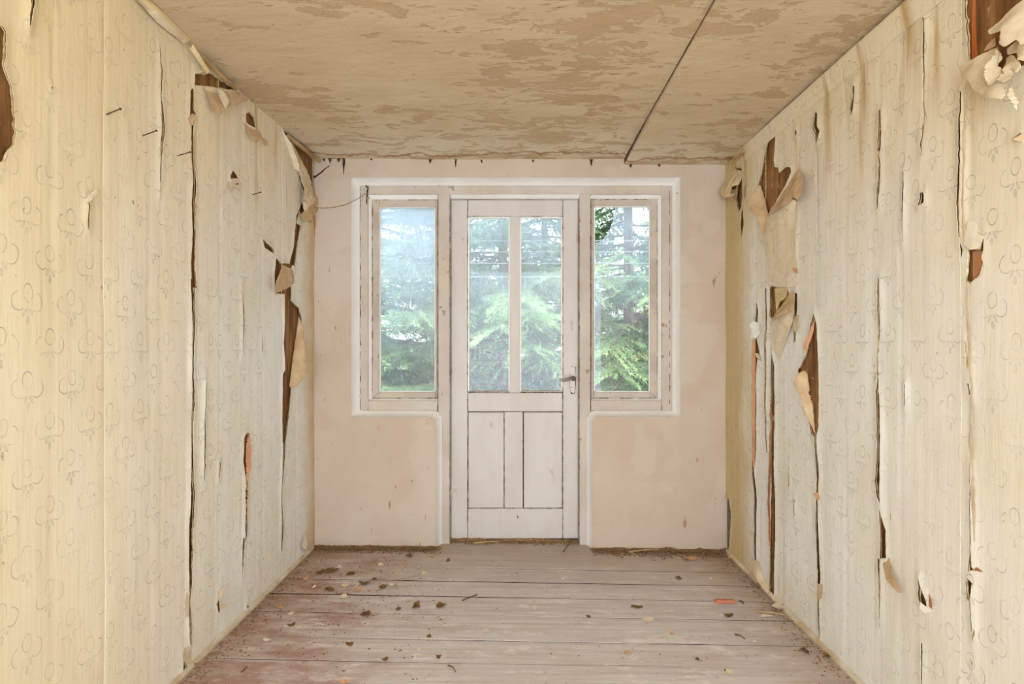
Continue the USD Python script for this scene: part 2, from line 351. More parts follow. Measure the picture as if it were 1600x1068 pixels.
# ceiling: two painted panels, the right one hanging lower
ceil = thing('ceiling', 'tan ceiling panels with flaking cream paint and a long joint', 'ceiling', kind='structure')
def panel(x0, x1, y0, y1, z, th, sag, seed, rise=0):
    nx, ny = int((x1-x0)/.02), int((y1-y0)/.03)
    X, Y = np.meshgrid(np.linspace(x0, x1, nx+1), np.linspace(y0, y1, ny+1))
    P = np.stack([X, Y, 0*X], -1)
    Z = z+.010*(meshkit.fbm(P*2.3+seed, 3)-.5)+.004*(meshkit.fbm(P*np.array([5,14,1])+seed, 3)-.5)-sag*np.clip((Y-(y1-.28))/.28, 0, 1)**2
    Z = Z+rise*np.clip((2.93-Y)/1.1, 0, 1)
    V = np.stack([X, Y, Z], -1).reshape(-1, 3); w = nx+1
    q = lambda i, j: j*w+i
    Fc = []
    for j in range(ny):
        for i in range(nx): Fc += [(q(i,j), q(i,j+1), q(i+1,j)), (q(i+1,j), q(i,j+1), q(i+1,j+1))]
    top = V.copy(); top[:, 2] = z+th; N = len(V)
    bord = [q(i,0) for i in range(w)]+[q(nx,j) for j in range(1,ny+1)]+[q(i,ny) for i in range(nx-1,-1,-1)]+[q(0,j) for j in range(ny-1,0,-1)]
    for a, b in zip(bord, bord[1:]+bord[:1]): Fc += [(a, b, a+N), (b, b+N, a+N)]
    Fc += [(N+q(0,0), N+q(nx,0), N+q(0,ny)), (N+q(nx,0), N+q(nx,ny), N+q(0,ny))]
    return trimesh.Trimesh(np.vstack([V, top]), Fc, process=False)
obj('ceiling_panel', panel(XL-.03, XJ, YB, D0+.015, ZCL, .05, .004, 1), 'ceiling_paint', ceil)
obj('ceiling_panel', panel(XJ+.001, XR+.03, YB, D0+.015, ZCR, .06, .004, 5, .020), 'ceiling_paint', ceil)

for q in (((YB, ZCL-.004), (2.45, ZCL-.004)), ((2.45, ZCL-.004), (D0+.01, ZCL-.026))):
    obj('joint_strip', hull([(XJ-.002+a, y, z+b) for a in (0,.0028) for (y, z) in q for b in (0,.03)]), 'bark', ceil)
obj('backing', bbox(XL-.12, XR+.12, YB, D0+.2, 1.135, 1.19), 'joint_dark', ceil)

# ---------------------------------------------------------------- side walls: planks, papered over, the paper split and torn
def wob(poly, amp, seed, step=.006):
    """ragged copy of a polygon"""
    out = []
    for ring in [poly.exterior]:
        n = max(8, int(ring.length/step)); p = np.array([ring.interpolate(k/n, normalized=True).coords[0] for k in range(n)])
        q = np.c_[p*np.array([60, 60]), np.full(n, seed*3.1)]
        d = np.stack([meshkit.fbm(q, 3, seed)-.5, meshkit.fbm(q+40, 3, seed+9)-.5], -1)*2*amp
        out.append(p+d)
    P = Polygon(out[0]); return P if P.is_valid else P.buffer(0)
def parts_of(g):
    if g.is_empty: return []
    return [q for q in getattr(g, 'geoms', [g]) if isinstance(q, Polygon) and q.area > 1e-9]
def cells(poly, dy, dz):
    """triangulates a polygon on a grid; returns 2-D vertices, faces, boundary edges"""
    y0, z0, y1, z1 = poly.bounds
    ny, nz = max(1, int(math.ceil((y1-y0)/dy))), max(1, int(math.ceil((z1-z0)/dz)))
    ys, zs = np.linspace(y0, y1, ny+1), np.linspace(z0, z1, nz+1)
    bx = shapely.box(np.repeat(ys[:-1], nz), np.tile(zs[:-1], ny), np.repeat(ys[1:], nz), np.tile(zs[1:], ny))
    shapely.prepare(poly)
    inside = shapely.contains_properly(poly, bx) | shapely.covers(poly, bx); hit = shapely.intersects(poly, bx) & ~inside
    V, idx, Fc = [], {}, []
    def vid(p):
        k = (round(p[0], 7), round(p[1], 7))
        if k not in idx: idx[k] = len(V); V.append(k)
        return idx[k]
    for n in np.nonzero(inside)[0]:
        i, j = divmod(n, nz); a, b, c, d = vid((ys[i],zs[j])), vid((ys[i+1],zs[j])), vid((ys[i+1],zs[j+1])), vid((ys[i],zs[j+1]))
        Fc += [(a,b,c),(a,c,d)]
    cut = shapely.intersection(poly, bx[hit])
    for gq in cut:
        for q in parts_of(gq):
            q = shapely.geometry.polygon.orient(q)
            try: v2, f2 = trimesh.creation.triangulate_polygon(q, engine='earcut')
            except Exception: continue
            ids = [vid(p) for p in v2]
            for f in f2:
                a, b, c = ids[f[0]], ids[f[1]], ids[f[2]]
                if len({a,b,c}) < 3: continue
                A, B, C = V[a], V[b], V[c]
                if (B[0]-A[0])*(C[1]-A[1])-(B[1]-A[1])*(C[0]-A[0]) < 0: b, c = c, b
                Fc.append((a,b,c))
    Fc = np.array(Fc)
    return np.array(V), Fc
def shell(P3, Fc, normal, th):
    """gives a sheet a thickness: front P3, back moved along -normal, walls along open edges"""
    N = len(P3); e = np.sort(np.vstack([Fc[:, [0,1]], Fc[:, [1,2]], Fc[:, [2,0]]]), axis=1)
    de = np.vstack([Fc[:, [0,1]], Fc[:, [1,2]], Fc[:, [2,0]]])
    key = e[:,0].astype(np.int64)*N+e[:,1]; u, inv, cnt = np.unique(key, return_inverse=True, return_counts=True)
    b = de[cnt[inv] == 1]
    back = P3-np.asarray(normal)*th
    F2 = np.vstack([Fc, Fc[:, ::-1]+N, np.c_[b[:,1], b[:,0], b[:,0]+N], np.c_[b[:,1], b[:,0]+N, b[:,1]+N]])
    return trimesh.Trimesh(np.vstack([P3, back]), F2, process=False)

# crop frames used while measuring the tears on the walls
def cA(*p): return [(x/2.967, y/2.967) for x, y in p]
def cB(*p): return [(280+x/2.967, 90+y/2.967) for x, y in p]
def cC(*p): return [(280+x/2.543, 440+y/2.543) for x, y in p]
def cD(*p): return [(x/2.903, 700+y/2.903) for x, y in p]
def cE(*p): return [(280+x/3.077, 840+y/3.077) for x, y in p]
def cG(*p): return [(1120+x/2.967, 180+y/2.967) for x, y in p]
def cI(*p): return [(1120+x/1.942, 450+y/1.942) for x, y in p]
def cH(*p): return [(1300+x/2.323, y/2.323) for x, y in p]
def cK(*p): return [(1320+x/1.70, 440+y/1.70) for x, y in p]
def cS(*p): return [(400+x/3.817, 180+y/3.817) for x, y in p]
def cT(*p): return [(1480+x/5.342, y/5.342) for x, y in p]
def cU(*p): return [(1000+x/8.889, 230+y/8.889) for x, y in p]
def crack(pts, w):
    """a split as a polygon in pixels: pts along it, w widths in pixels"""
    w = np.broadcast_to(np.asarray(w, float)*1.3, (len(pts),)); L = [(p[0]-q/2, p[1]) for p, q in zip(pts, w)]; R = [(p[0]+q/2, p[1]) for p, q in zip(pts, w)]
    return L+R[::-1]

holes = {-1: [
    cA((-70,90),(0,130),(12,150),(8,260),(5,300),(40,400),(50,520),(65,620),(60,660),(30,700),(0,750),(-70,770)),
    cA((126,-40),(146,-40),(146,0),(140,50),(125,110),(118,120),(122,70),(130,40)),
    crack(cA((737,210),(745,330),(740,460),(748,600),(738,760),(735,900)), [.6,1.8,1.4,3.2,1.8,.6]),
    cB((45,150),(62,135),(62,240),(70,260),(55,315),(40,270)),
    crack(cB((55,310),(55,440),(60,560),(57,660),(62,830),(58,940),(60,1068)), [3,2.6,3,4,3.4,5,4.4]),
    crack(cC((45,-12),(48,160),(44,310),(46,480),(42,650),(40,700),(46,860),(40,960),(44,1068)), [4.4,3,2,3,2,2.4,4,4,4]),
    crack(cD((861,150),(865,200),(860,400),(855,600),(850,680),(852,800),(853,890)), [3.5,4,5,4,1.8,3,1.5]),
    cD((820,940),(832,955),(835,1000),(825,1068),(812,1068),(822,1000)),
    cB((65,72),(65,132),(110,134),(240,152),(268,158),(130,70),(100,78)),
    cB((305,260),(318,250),(340,275),(352,330),(335,322),(305,302)),
    cB((225,550),(240,520),(258,545),(268,562),(230,570)),
    cB((380,838),(432,888),(432,908),(390,882)),
    cS((150,90),(200,120),(250,150),(342,240),(342,470),(365,492),(320,560),(310,640),(262,600),(250,560),(282,470),(235,330),(190,200)),
    cS((262,530),(250,580),(235,640),(258,660),(240,760),(220,900),(190,880),(215,780),(222,690),(232,600)),
    cS((112,850),(140,880),(215,885),(200,915),(160,900),(125,1000),(108,1075),(106,950)),
    cC((415,50),(380,48),(430,-20),(440,30),(440,75),(470,105),(480,150),(462,260),(440,440),(425,560),(414,655),(404,640),(402,370),(412,350),(408,240),(413,100)),
    crack(cC((412,640),(405,735),(400,830),(403,1000),(400,1068)), [3,1.6,1.0,2.2,1.2]),
    cC((262,598),(250,620),(248,720),(258,800),(255,980),(258,1045),(264,1000),(268,800),(270,600)),
    crack(cC((247,0),(249,120),(246,290)), [.8,1.4,.6]), crack(cC((95,400),(93,560),(92,650),(92,790)), [.8,.9,1.8,.8]),
    crack(cC((155,715),(155,800)), [1.6,.8]), crack(cC((326,215),(326,280)), [1,1]),
    cE((190,235),(180,290),(170,320),(185,365),(192,345),(190,300)), cE((318,318),(328,335),(310,335)),
    crack(cE((305,0),(303,60),(298,200)), [3,2,1]),
    cA((224,398),(233,402),(233,416),(226,412)), cA((400,935),(408,950),(404,1068),(396,1060)),
  ], 1: [
    cG((255,68),(278,65),(275,150),(270,200),(275,240),(290,240),(295,265),(325,240),(350,240),(352,265),(320,330),(280,400),(240,466),(228,470),(205,340),(200,325),(215,250),(240,130),(250,90)),
    cG((262,792),(330,798),(350,840),(300,900),(262,945),(250,930),(255,860),(255,800)),
    cU((1335,270),(1360,285),(1430,285),(1438,330),(1435,450),(1440,700),(1420,830),(1390,900),(1350,700),(1370,560),(1425,420),(1425,330),(1340,300)),
    cU((1260,540),(1355,512),(1350,580),(1280,600),(1245,640)),
    crack(cG((122,440),(124,500),(120,570)), [2,4.5,1]),
    crack(cG((370,395),(368,500),(367,600),(370,700),(369,780)), [2.4,2,3.4,2,1]),
    crack(cG((375,825),(372,900),(370,1050)), [3.2,4.5,2]),
    cG((462,-15),(475,-15),(475,50),(490,70),(480,110),(472,128),(465,80),(455,55)),
    cG((372,60),(380,75),(378,95),(370,85)),
    cI((300,75),(308,110),(312,200),(312,420),(303,455),(292,440),(270,330),(250,250),(275,200),(290,120)),
    cI((170,190),(178,240),(178,600),(182,760),(178,935),(163,935),(165,780),(166,600),(166,400),(168,300)),
    cI((126,38),(131,70),(124,150),(140,220),(128,215),(124,260),(125,480),(118,560),(126,640),(126,860),(120,850),(118,640),(112,560),(112,400),(112,200),(120,150)),
    crack(cI((155,0),(152,150),(150,300),(155,500)), [1.6,2.6,2.4,1]),
    crack(cI((303,440),(312,560),(308,640),(313,800),(315,870),(312,960),(318,1060)), [2,3.4,2.4,4.6,4,2.4,1.4]),
    cI((20,640),(27,632),(42,640),(47,690),(42,790),(33,797),(20,797)),
    crack(cI((240,640),(240,690)), [1.6,1]), crack(cI((225,540),(224,600)), [1,1]),
    cH((486,-80),(800,-80),(800,200),(640,262),(520,225),(503,215),(499,150),(497,100),(490,30)),
    crack(cH((339,62),(341,150),(340,250),(338,370),(342,410),(336,500),(334,570)), [1,2.4,2,1.6,2.4,1.8,.6]),
    cH((335,700),(342,694),(347,706),(347,735),(325,748),(331,720)),
    cH((82,310),(92,308),(88,360),(85,395),(77,420),(72,395),(82,350)),
    cH((178,398),(186,396),(187,500),(182,540),(176,560),(172,545)),
    crack(cH((174,558),(180,600),(178,650),(172,700),(174,760)), [1.5,2.6,2,2.6,.6]), crack(cH((178,1020),(176,1068)), [1.5,1.5]),
    crack(cH((267,620),(268,700),(266,780),(266,880)), [.8,1.8,1.2,.6]),
    cH((503,895),(545,905),(558,842),(562,870),(554,935),(562,950),(545,1000),(510,1028),(495,1020),(502,925)),
    cH((474,880),(484,905),(480,935),(476,925)),
    crack(cH((478,330),(474,470),(473,600),(469,740),(474,860)), [1.6,2.2,2.2,2.8,1.6]),
    cH((655,505),(700,480),(700,515)),
    crack(cK((95,-10),(96,60),(95,130),(91,200),(93,250)), [1.2,2.6,2.2,1.6,2]),
    cK((92,240),(97,300),(103,400),(99,500),(101,590),(95,575),(88,530),(92,450),(91,350),(90,300)),
    cK((97,600),(115,660),(118,735),(100,735),(99,640)), crack(cK((98,735),(97,830),(96,920)), [2.6,2,1]),
    cK((207,785),(213,810),(230,850),(228,868),(210,862),(207,830)),
    crack(cK((213,960),(210,1068)), [1.6,1]), crack(cK((167,270),(167,330)), [1,1]),
    cK((325,150),(330,165),(334,235),(327,225)), cK((340,690),(346,760),(362,768),(334,768)), cK((332,785),(347,800),(340,850),(330,840)),
    cK((344,920),(354,928),(346,955)), cK((337,1000),(347,1010),(345,1028)),
    crack(cK((333,270),(338,300)), [1.5,2.5]), crack(cK((338,480),(340,600),(342,700)), [1,1.6,2.4]), crack(cK((340,850),(343,930)), [1.2,1.6]),
  ]}
joints = {-1: [.60,.78, .97, 1.147, 1.30, 1.462, 1.64, 1.694, 1.852, 2.02, 2.19, 2.36, 2.555, 2.72], 1: [.65,.83, 1.0, 1.17, 1.36, 1.512, 1.60, 1.695, 1.87, 2.058, 2.32, 2.43, 2.58, 2.75]}
seams = {-1: 1.462, 1: 1.384}
HP = {}
for side in (-1, 1):
    hp = []
    for i, h in enumerate(holes[side]):
        P = Polygon([wl(side, u, v) for u, v in h]); P = P if P.is_valid else P.buffer(0)
        for q in parts_of(P): hp.append(wob(q, .0036, i+1, .0045))
    HP[side] = unary_union(hp)
def relief(side, y, z):
    p = np.stack([y*9, z*1.3, 0*y+side], -1); q = np.stack([y*4, z*3, 0*y+side*5], -1)
    off = .004+.004*(meshkit.fbm(p, 3, 3)-.5)+.010*(meshkit.fbm(q, 3, 8)-.5)
    for j in joints[side]: off = off-.0014*np.exp(-((y-j+.006*(meshkit.noise(np.stack([z*3, 0*z+j, 0*z], -1))-.5))/.006)**2)
    return off
walls = {}
for side, nm, word in ((-1, 'left', 'left'), (1, 'right', 'right')):
    w = thing('wall_'+nm, {-1: 'left wall of planks under cream flowered wallpaper, torn and split, with rusty nails sticking out', 1: 'right wall of planks under pale flowered wallpaper with long splits and curled flaps'}[side], 'wall', kind='structure')
    walls[side] = w; W = XR if side > 0 else -XL
    jj = [YB]+[j for j in joints[side] if True]+[D0+.02]
    full = [YB, -.35, -.16, .04, .23, .42]+joints[side]+[D0+.03]
    for a, b in zip(full, full[1:]):
        g_ = .0018; dx = rng.uniform(-.002, .002)
        x0, x1 = sorted((side*(W+.005+dx), side*(W+.030)))
        obj('plank', bbox(x0, x1, a+g_/2, b-g_/2, -1.21, 1.13, .0025), 'plank_wood', w)
    x0, x1 = sorted((side*(W+.034), side*(W+.06)))
    obj('backing', bbox(x0, x1, YB, D0+.03, -1.21, 1.13), 'joint_dark', w)
    cuts = [YB]; k = math.ceil((YB-seams[side])/.548)
    cuts += [seams[side]+.548*q for q in range(k, k+12) if YB+.05 < seams[side]+.548*q < D0-.1]+[D0+.004]
    for n, (a, b) in enumerate(zip(cuts, cuts[1:])):
        strip = sbox(a, -1.20, b, 1.10).difference(HP[side])
        edge_zone = HP[side].intersection(sbox(a, -1.20, b, 1.10))
        main = None
        meshes = []
        for q in parts_of(strip):
            if q.area < 2e-5: continue
            v2, f2 = cells(q, .0095, .03)
            y, z = v2[:, 0], v2[:, 1]
            off = relief(side, y, z)+.0007*(n % 2)
            if not edge_zone.is_empty:
                d = shapely.distance(shapely.points(y, z), HP[side])
                off = off+.005*np.exp(-(d/.012)**2)*meshkit.fbm(np.stack([y*12, z*7, 0*y], -1), 2, 5)*1.6
            off = np.maximum(off, -.006)
            P3 = to3(side, y, z, off)
            f2 = f2 if side < 0 else f2[:, ::-1]
            nrm = (-side, 0, 0)
            t = shell(P3, f2, nrm, .0011)
            meshes.append(t)
        if not meshes: continue
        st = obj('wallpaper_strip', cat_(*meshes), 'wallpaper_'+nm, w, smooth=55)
        # the torn, fibrous rim of every split on this strip
        rims = []
        for i, q in enumerate(parts_of(edge_zone)):
            inner = q.buffer(-.0026)
            inner = [wob(r, .0036, 50+i, .004) for r in parts_of(inner) if r.area > 4e-6]
            ring = q.buffer(.0006).difference(unary_union(inner)) if inner else None
            if ring is None: continue
            for r in parts_of(ring):
                v2, f2 = cells(r, .02, .05)
                if len(f2) == 0: continue
                y, z = v2[:, 0], v2[:, 1]; off = relief(side, y, z)+.0012
                rims.append(shell(to3(side, y, z, off), f2 if side < 0 else f2[:, ::-1], (-side, 0, 0), .0008))
        if rims: obj('torn_edge', cat_(*rims), 'paper_core', st, smooth=False)

def flap(side, pts, mat, name='torn_flap', offs=None, crumple=.004, seed=1, cell=.008, label=None, ragged=.002, th=.0009):
    """a curled piece of paper: pts (u, v) pixels of its outline, offs how far each stands off the wall"""
    o = np.broadcast_to(np.asarray(offs, float), (len(pts),))
    yz = np.array([wl(side, u, v, k) for (u, v), k in zip(pts, o)])
    P = Polygon(yz)
    if not P.is_valid: P = P.buffer(0); P = max(parts_of(P), key=lambda q: q.area)
    R = wob(P, ragged, seed, .006); R = max(parts_of(R), key=lambda q: q.area)
    v2, f2 = cells(R, cell, cell)
    dense, do = [], []
    for k in range(len(yz)):
        a, b = yz[k], yz[(k+1) % len(yz)]; m = max(2, int(np.linalg.norm(b-a)/.01))
        for t in np.linspace(0, 1, m, endpoint=False): dense.append(a+(b-a)*t); do.append(o[k]+(o[(k+1) % len(yz)]-o[k])*t)
    dense, do = np.array(dense), np.array(do)
    d2 = ((v2[:, None, :]-dense[None])**2).sum(-1)+1e-6; wt = d2**-1.5
    off = (wt*do).sum(1)/wt.sum(1)
    off = off+crumple*2*(meshkit.fbm(np.c_[v2*28, np.full(len(v2), seed)], 3, seed)-.5)*np.clip(off/.012, .2, 1)
    P3 = to3(side, v2[:, 0], v2[:, 1], np.maximum(off, -.004))
    m = shell(P3, f2 if side < 0 else f2[:, ::-1], (-side, 0, 0), th)
    p = obj(name, m, mat, walls[side], smooth=50)
    if label: p.SetCustomDataByKey('label', label)
    return p
L, R_ = -1, 1
# left wall
flap(L, cB((105,135),(180,150),(268,152),(322,187),(300,198),(232,226),(215,242),(180,270),(150,222),(138,185)), 'paper_back', offs=[.006,.008,.008,.022,.03,.034,.034,.036,.03,.02], seed=2)
flap(L, cB((178,142),(205,155),(235,200),(216,240),(195,200)), 'paper_back_pale', offs=[.02,.03,.045,.04,.035], seed=3)
flap(L, cB((305,300),(340,322),(380,345),(388,386),(362,380),(340,388),(320,352),(308,316)), 'paper_back', offs=[.004,.004,.008,.014,.012,.014,.012,.008], seed=4)
flap(L, cB((386,370),(404,380),(412,402),(398,410)), 'paper_back', offs=[.006,.008,.012,.010], seed=5)
flap(L, cB((222,562),(265,558),(292,580),(290,610),(250,598),(238,628)), 'paper_back_pale', offs=[.006,.006,.016,.018,.016,.018], seed=6)
flap(L, cB((50,262),(68,258),(74,285),(62,318),(48,300),(44,280)), 'paper_back', offs=[.006,.006,.014,.012,.010,.008], seed=7)
flap(L, cS((146,80),(165,95),(215,175),(262,300),(282,430),(275,440),(235,330),(190,200)), 'paper_back_pale', offs=[.008,.02,.03,.04,.035,.02,.012,.010], seed=8)
flap(L, cS((205,130),(240,210),(300,320),(335,400),(322,470),(290,520),(285,440),(250,320),(215,190)), 'paper_back_pale', offs=[.004,.006,.012,.02,.03,.04,.03,.02,.012], seed=9, crumple=.007)
flap(L, cS((268,300),(322,375),(320,390),(345,470),(370,495),(320,545),(292,575),(275,520),(290,440)), 'wallpaper_tan_left', offs=[.0,.004,.008,.010,.025,.045,.04,.03,.02], seed=10, crumple=.008)
flap(L, cS((298,560),(350,505),(380,500),(372,560),(345,600),(318,640),(280,630),(265,600),(292,570)), 'paper_back', offs=[.035,.03,.01,.015,.025,.035,.03,.02,.03], seed=11, crumple=.010)
flap(L, cS((345,600),(380,520),(390,600),(372,690),(355,760),(345,700)), 'paper_orange', offs=[.012,.006,.004,.006,.006,.008], seed=12, crumple=.006)
flap(L, cS((160,890),(222,925),(228,1000),(190,1030),(150,1050),(112,1058),(120,990)), 'paper_back', offs=[.03,.012,.008,.02,.03,.028,.03], seed=13)
flap(L, cC((475,135),(490,170),(512,340),(497,380),(452,440),(428,492),(440,400),(458,260)), 'paper_back', offs=[.004,.02,.05,.05,.04,.010,.005,.004], seed=14, crumple=.006, label='tan curled flap of wallpaper beside the long tear')
flap(L, cC((268,597),(283,605),(288,690),(280,800),(272,920),(262,995),(258,990),(263,800),(266,650)), 'paper_orange', offs=[.004,.02,.024,.022,.016,.006,.004,.004,.004], seed=15, ragged=.001)
flap(L, cD((846,655),(858,650),(856,700),(858,760),(846,765),(842,700)), 'paper_back_pale', offs=[.008,.008,.012,.01,.01,.008], seed=16)
flap(L, cD((835,905),(858,895),(868,975),(842,978),(826,945)), 'paper_back_pale', offs=[.006,.008,.02,.022,.016], seed=17)
flap(L, cE((195,325),(222,318),(226,330),(205,340)), 'paper_back', offs=[.006,.016,.016,.01], seed=18)
flap(L, cE((192,260),(222,232),(200,285),(178,320)), 'splinter_wood' if False else 'paper_back', offs=[.004,.02,.012,.004], seed=19)
flap(L, cC((495,1000),(520,960),(540,1045),(535,1062),(500,1062),(488,1045)), 'wallpaper_tan_left', offs=[.01,.010,.004,.012,.028,.024], seed=20, crumple=.006)
flap(L, cA((392,935),(415,900),(440,885),(455,870),(452,895),(440,918),(415,930),(398,950)), 'paper_back_pale', offs=[.006,.010,.014,.018,.014,.012,.010,.006], seed=21, crumple=.006)
flap(L, [(205,-12),(228,-12),(252,26),(294,60),(288,68),(246,36)], 'paper_back_pale', offs=[.03,.035,.03,.03,.015,.01], seed=22, name='torn_flap')
flap(L, cB((40,-10),(72,-6),(105,62),(135,66),(122,76),(92,74),(70,40)), 'paper_back_pale', offs=[.012,.03,.03,.02,.01,.01,.01], seed=23)
# right wall
flap(R_, cG((200,322),(215,360),(240,464),(225,505),(212,558),(190,480),(150,430),(135,392),(165,362),(185,332)), 'paper_back', offs=[.004,.004,.006,.02,.03,.04,.045,.045,.03,.015], seed=31, crumple=.006)
flap(R_, cG((375,250),(388,265),(400,300),(390,375),(372,390),(345,380),(345,395),(300,425),(235,470),(270,410),(330,320)), 'paper_back', offs=[.012,.02,.03,.045,.045,.045,.05,.045,.02,.010,.008], seed=32, crumple=.006)
flap(R_, cG((235,472),(300,425),(345,392),(366,385),(370,470),(362,600),(371,700),(370,790),(330,800),(285,786),(240,790),(236,690),(220,600),(214,555)), 'wallpaper_tan_right', offs=[.018,.03,.03,.012,.008,.008,.008,.008,.014,.016,.012,.012,.014,.016], seed=33, crumple=.004, name='hanging_wallpaper', label='hanging tongue of wallpaper below the large hole')
flap(R_, cG((268,800),(300,795),(330,800),(322,840),(290,870),(275,920),(272,860)), 'lath_pale', offs=[-.003]*7, seed=34, name='paper_remnant', crumple=.001)
flap(R_, cG((345,812),(364,832),(362,895),(345,907),(300,926),(262,945),(252,955),(270,925),(310,865)), 'paper_back', offs=[.012,.02,.035,.04,.045,.035,.02,.012,.010], seed=35, crumple=.006)
flap(R_, cG((246,960),(262,943),(300,925),(362,898),(350,960),(338,1000),(310,1075),(290,1130),(262,1090),(248,1040)), 'wallpaper_tan_right', offs=[.016,.022,.03,.03,.014,.010,.006,.004,.006,.012], seed=36, name='hanging_wallpaper')
flap(R_, cU((1335,290),(1340,315),(1425,335),(1420,420),(1370,520),(1260,545),(1240,640),(1290,650),(1340,620),(1290,670),(1180,700),(1105,655),(1110,620),(1190,480),(1270,340)), 'wallpaper_tan_right', offs=[.008,.01,.012,.014,.02,.045,.05,.04,.03,.05,.06,.05,.05,.02,.01], seed=37, crumple=.012)
flap(R_, cU((1405,510),(1455,520),(1440,600),(1450,720),(1425,690),(1430,600)), 'paper_back_pale', offs=[.008,.012,.016,.012,.006,.006], seed=38)
flap(R_, cU((1220,660),(1300,670),(1310,730),(1270,770),(1225,740)), 'paper_back', offs=[.012,.010,.008,.008,.010], seed=39)
flap(R_, cI((300,82),(290,140),(275,192),(262,186),(272,150),(282,125)), 'paper_orange', offs=[.005,.012,.02,.03,.028,.02], seed=40)
flap(R_, cI((232,285),(260,240),(272,243),(290,350),(300,450),(275,395),(250,320)), 'paper_back', offs=[.05,.03,.008,.005,.004,.025,.05], seed=41, crumple=.006, label='pointed tan flap peeled back beside the slit')
flap(R_, cI((172,200),(166,330),(168,420),(160,640),(166,790),(157,780),(155,640),(161,420),(158,300)), 'paper_orange', offs=[.004,.004,.004,.004,.004,.02,.022,.02,.014], seed=42, ragged=.001)
flap(R_, cI((108,160),(118,150),(117,350),(117,560),(110,562),(105,400),(106,250)), 'paper_orange', offs=[.014,.004,.004,.004,.014,.018,.018], seed=43, ragged=.001)
flap(R_, cI((98,112),(112,98),(130,108),(132,140),(118,152),(104,150)), 'wallpaper_right', offs=[.03,.02,.01,.012,.02,.03], seed=44, crumple=.008)
flap(R_, cI((108,196),(126,198),(138,222),(122,212)), 'paper_back_pale', offs=[.02,.015,.012,.016], seed=45)
flap(R_, cI((236,85),(250,80),(248,120),(240,140),(232,118)), 'paper_back_pale', offs=[.01,.012,.014,.010,.012], seed=46)
flap(R_, cI((293,622),(305,618),(312,640),(303,645)), 'paper_orange', offs=[.02,.012,.008,.012], seed=47)
flap(R_, cI((304,895),(320,900),(318,940),(308,945)), 'paper_back', offs=[.01,.01,.01,.01], seed=48)
flap(R_, cG((345,705),(372,712),(376,735),(352,722)), 'paper_orange', offs=[.02,.008,.008,.016], seed=49)
flap(R_, cT((212,-30),(236,-30),(236,180),(252,480),(205,510),(206,200)), 'plank_orange', offs=[-.004]*6, seed=50, name='plank_edge', ragged=.001, crumple=.001, label='bare orange edge of a plank')
flap(R_, cT((105,568),(290,450),(415,395),(430,440),(430,560),(385,640),(330,720),(420,690),(520,700),(465,828),(400,822),(280,790),(220,765),(140,640),(118,655)), 'paper_back_pale', offs=[.04,.03,.02,.03,.05,.06,.07,.07,.06,.08,.08,.075,.07,.055,.05], seed=51, crumple=.007, label='large pale flap of wallpaper folded down under the bare planks')
flap(R_, cT((410,395),(470,500),(440,540),(480,600),(420,640),(410,668),(340,722),(300,620),(350,520)), 'paper_back_pale', offs=[.03,.03,.04,.05,.07,.08,.09,.08,.05], seed=52, crumple=.010)
flap(R_, cT((470,490),(520,460),(560,470),(600,510),(615,570),(560,610),(520,570),(550,650),(480,690),(420,670),(470,600)), 'paper_back_pale', offs=[.02,.03,.035,.05,.05,.06,.05,.07,.09,.08,.06], seed=53, crumple=.012)
flap(R_, cT((495,790),(530,710),(560,780),(600,850),(575,925),(530,850)), 'paper_back_pale', offs=[.05,.04,.04,.035,.04,.05], seed=54)
flap(R_, cT((345,260),(480,130),(660,-30),(760,-30),(760,300),(620,380),(575,330),(470,395),(420,365),(450,260),(350,288)), 'paper_back_pale', offs=[.03,.02,.012,.01,.02,.04,.04,.05,.05,.045,.035], seed=55, crumple=.008, label='broad pale flap of wallpaper hanging over the upper edge of the bare planks')
flap(R_, cT((575,330),(600,370),(760,330),(760,520),(600,500),(580,440),(500,460),(495,410)), 'wallpaper_tan_right', offs=[.02,.03,.03,.03,.04,.03,.02,.02], seed=56, crumple=.010)
flap(R_, cT((330,380),(400,310),(410,385),(300,430)), 'paper_back', offs=[.004]*4, seed=57, name='paper_remnant', crumple=.004)
flap(R_, cH((478,870),(474,890),(500,908),(530,903),(548,870),(560,838),(530,800),(490,800)), 'wallpaper_right', offs=[.012,.016,.02,.016,.010,.004,.003,.006], seed=58)
flap(R_, cH((510,912),(545,908),(548,940),(560,950),(545,998),(512,1024)), 'paper_orange', offs=[-.004]*6, seed=59, name='paper_remnant', crumple=.001)
flap(R_, cH((328,762),(347,735),(342,758)), 'paper_back', offs=[.02,.006,.012], seed=60)
flap(R_, cH((655,505),(695,483),(700,500),(690,515)), 'paper_back', offs=[.02,.01,.008,.012], seed=61)
flap(R_, cK((95,735),(120,733),(125,775),(150,825),(140,825),(110,790)), 'paper_back', offs=[.008,.008,.02,.03,.03,.02], seed=62)
flap(R_, cK((209,800),(222,820),(231,852),(229,868),(214,856)), 'paper_orange', offs=[.003,.005,.02,.02,.005], seed=63)
flap(R_, cK((200,850),(215,862),(232,872),(212,880),(198,868)), 'wallpaper_right', offs=[.02,.014,.01,.016,.02], seed=64)
flap(R_, cK((336,756),(352,758),(366,772),(350,768)), 'paper_orange', offs=[.006,.008,.014,.012], seed=65)
flap(R_, cI((105,820),(128,828),(140,870),(165,925),(170,950),(140,910),(110,872),(95,850)), 'paper_back_pale', offs=[.01,.008,.006,.006,.02,.03,.03,.02], seed=66, crumple=.008)
flap(R_, cI((26,632),(44,640),(48,690),(43,792),(26,796)), 'grey_render', offs=[-.005]*5, seed=67, name='bare_render', crumple=.002, label='bare grey render at the foot of the corner')
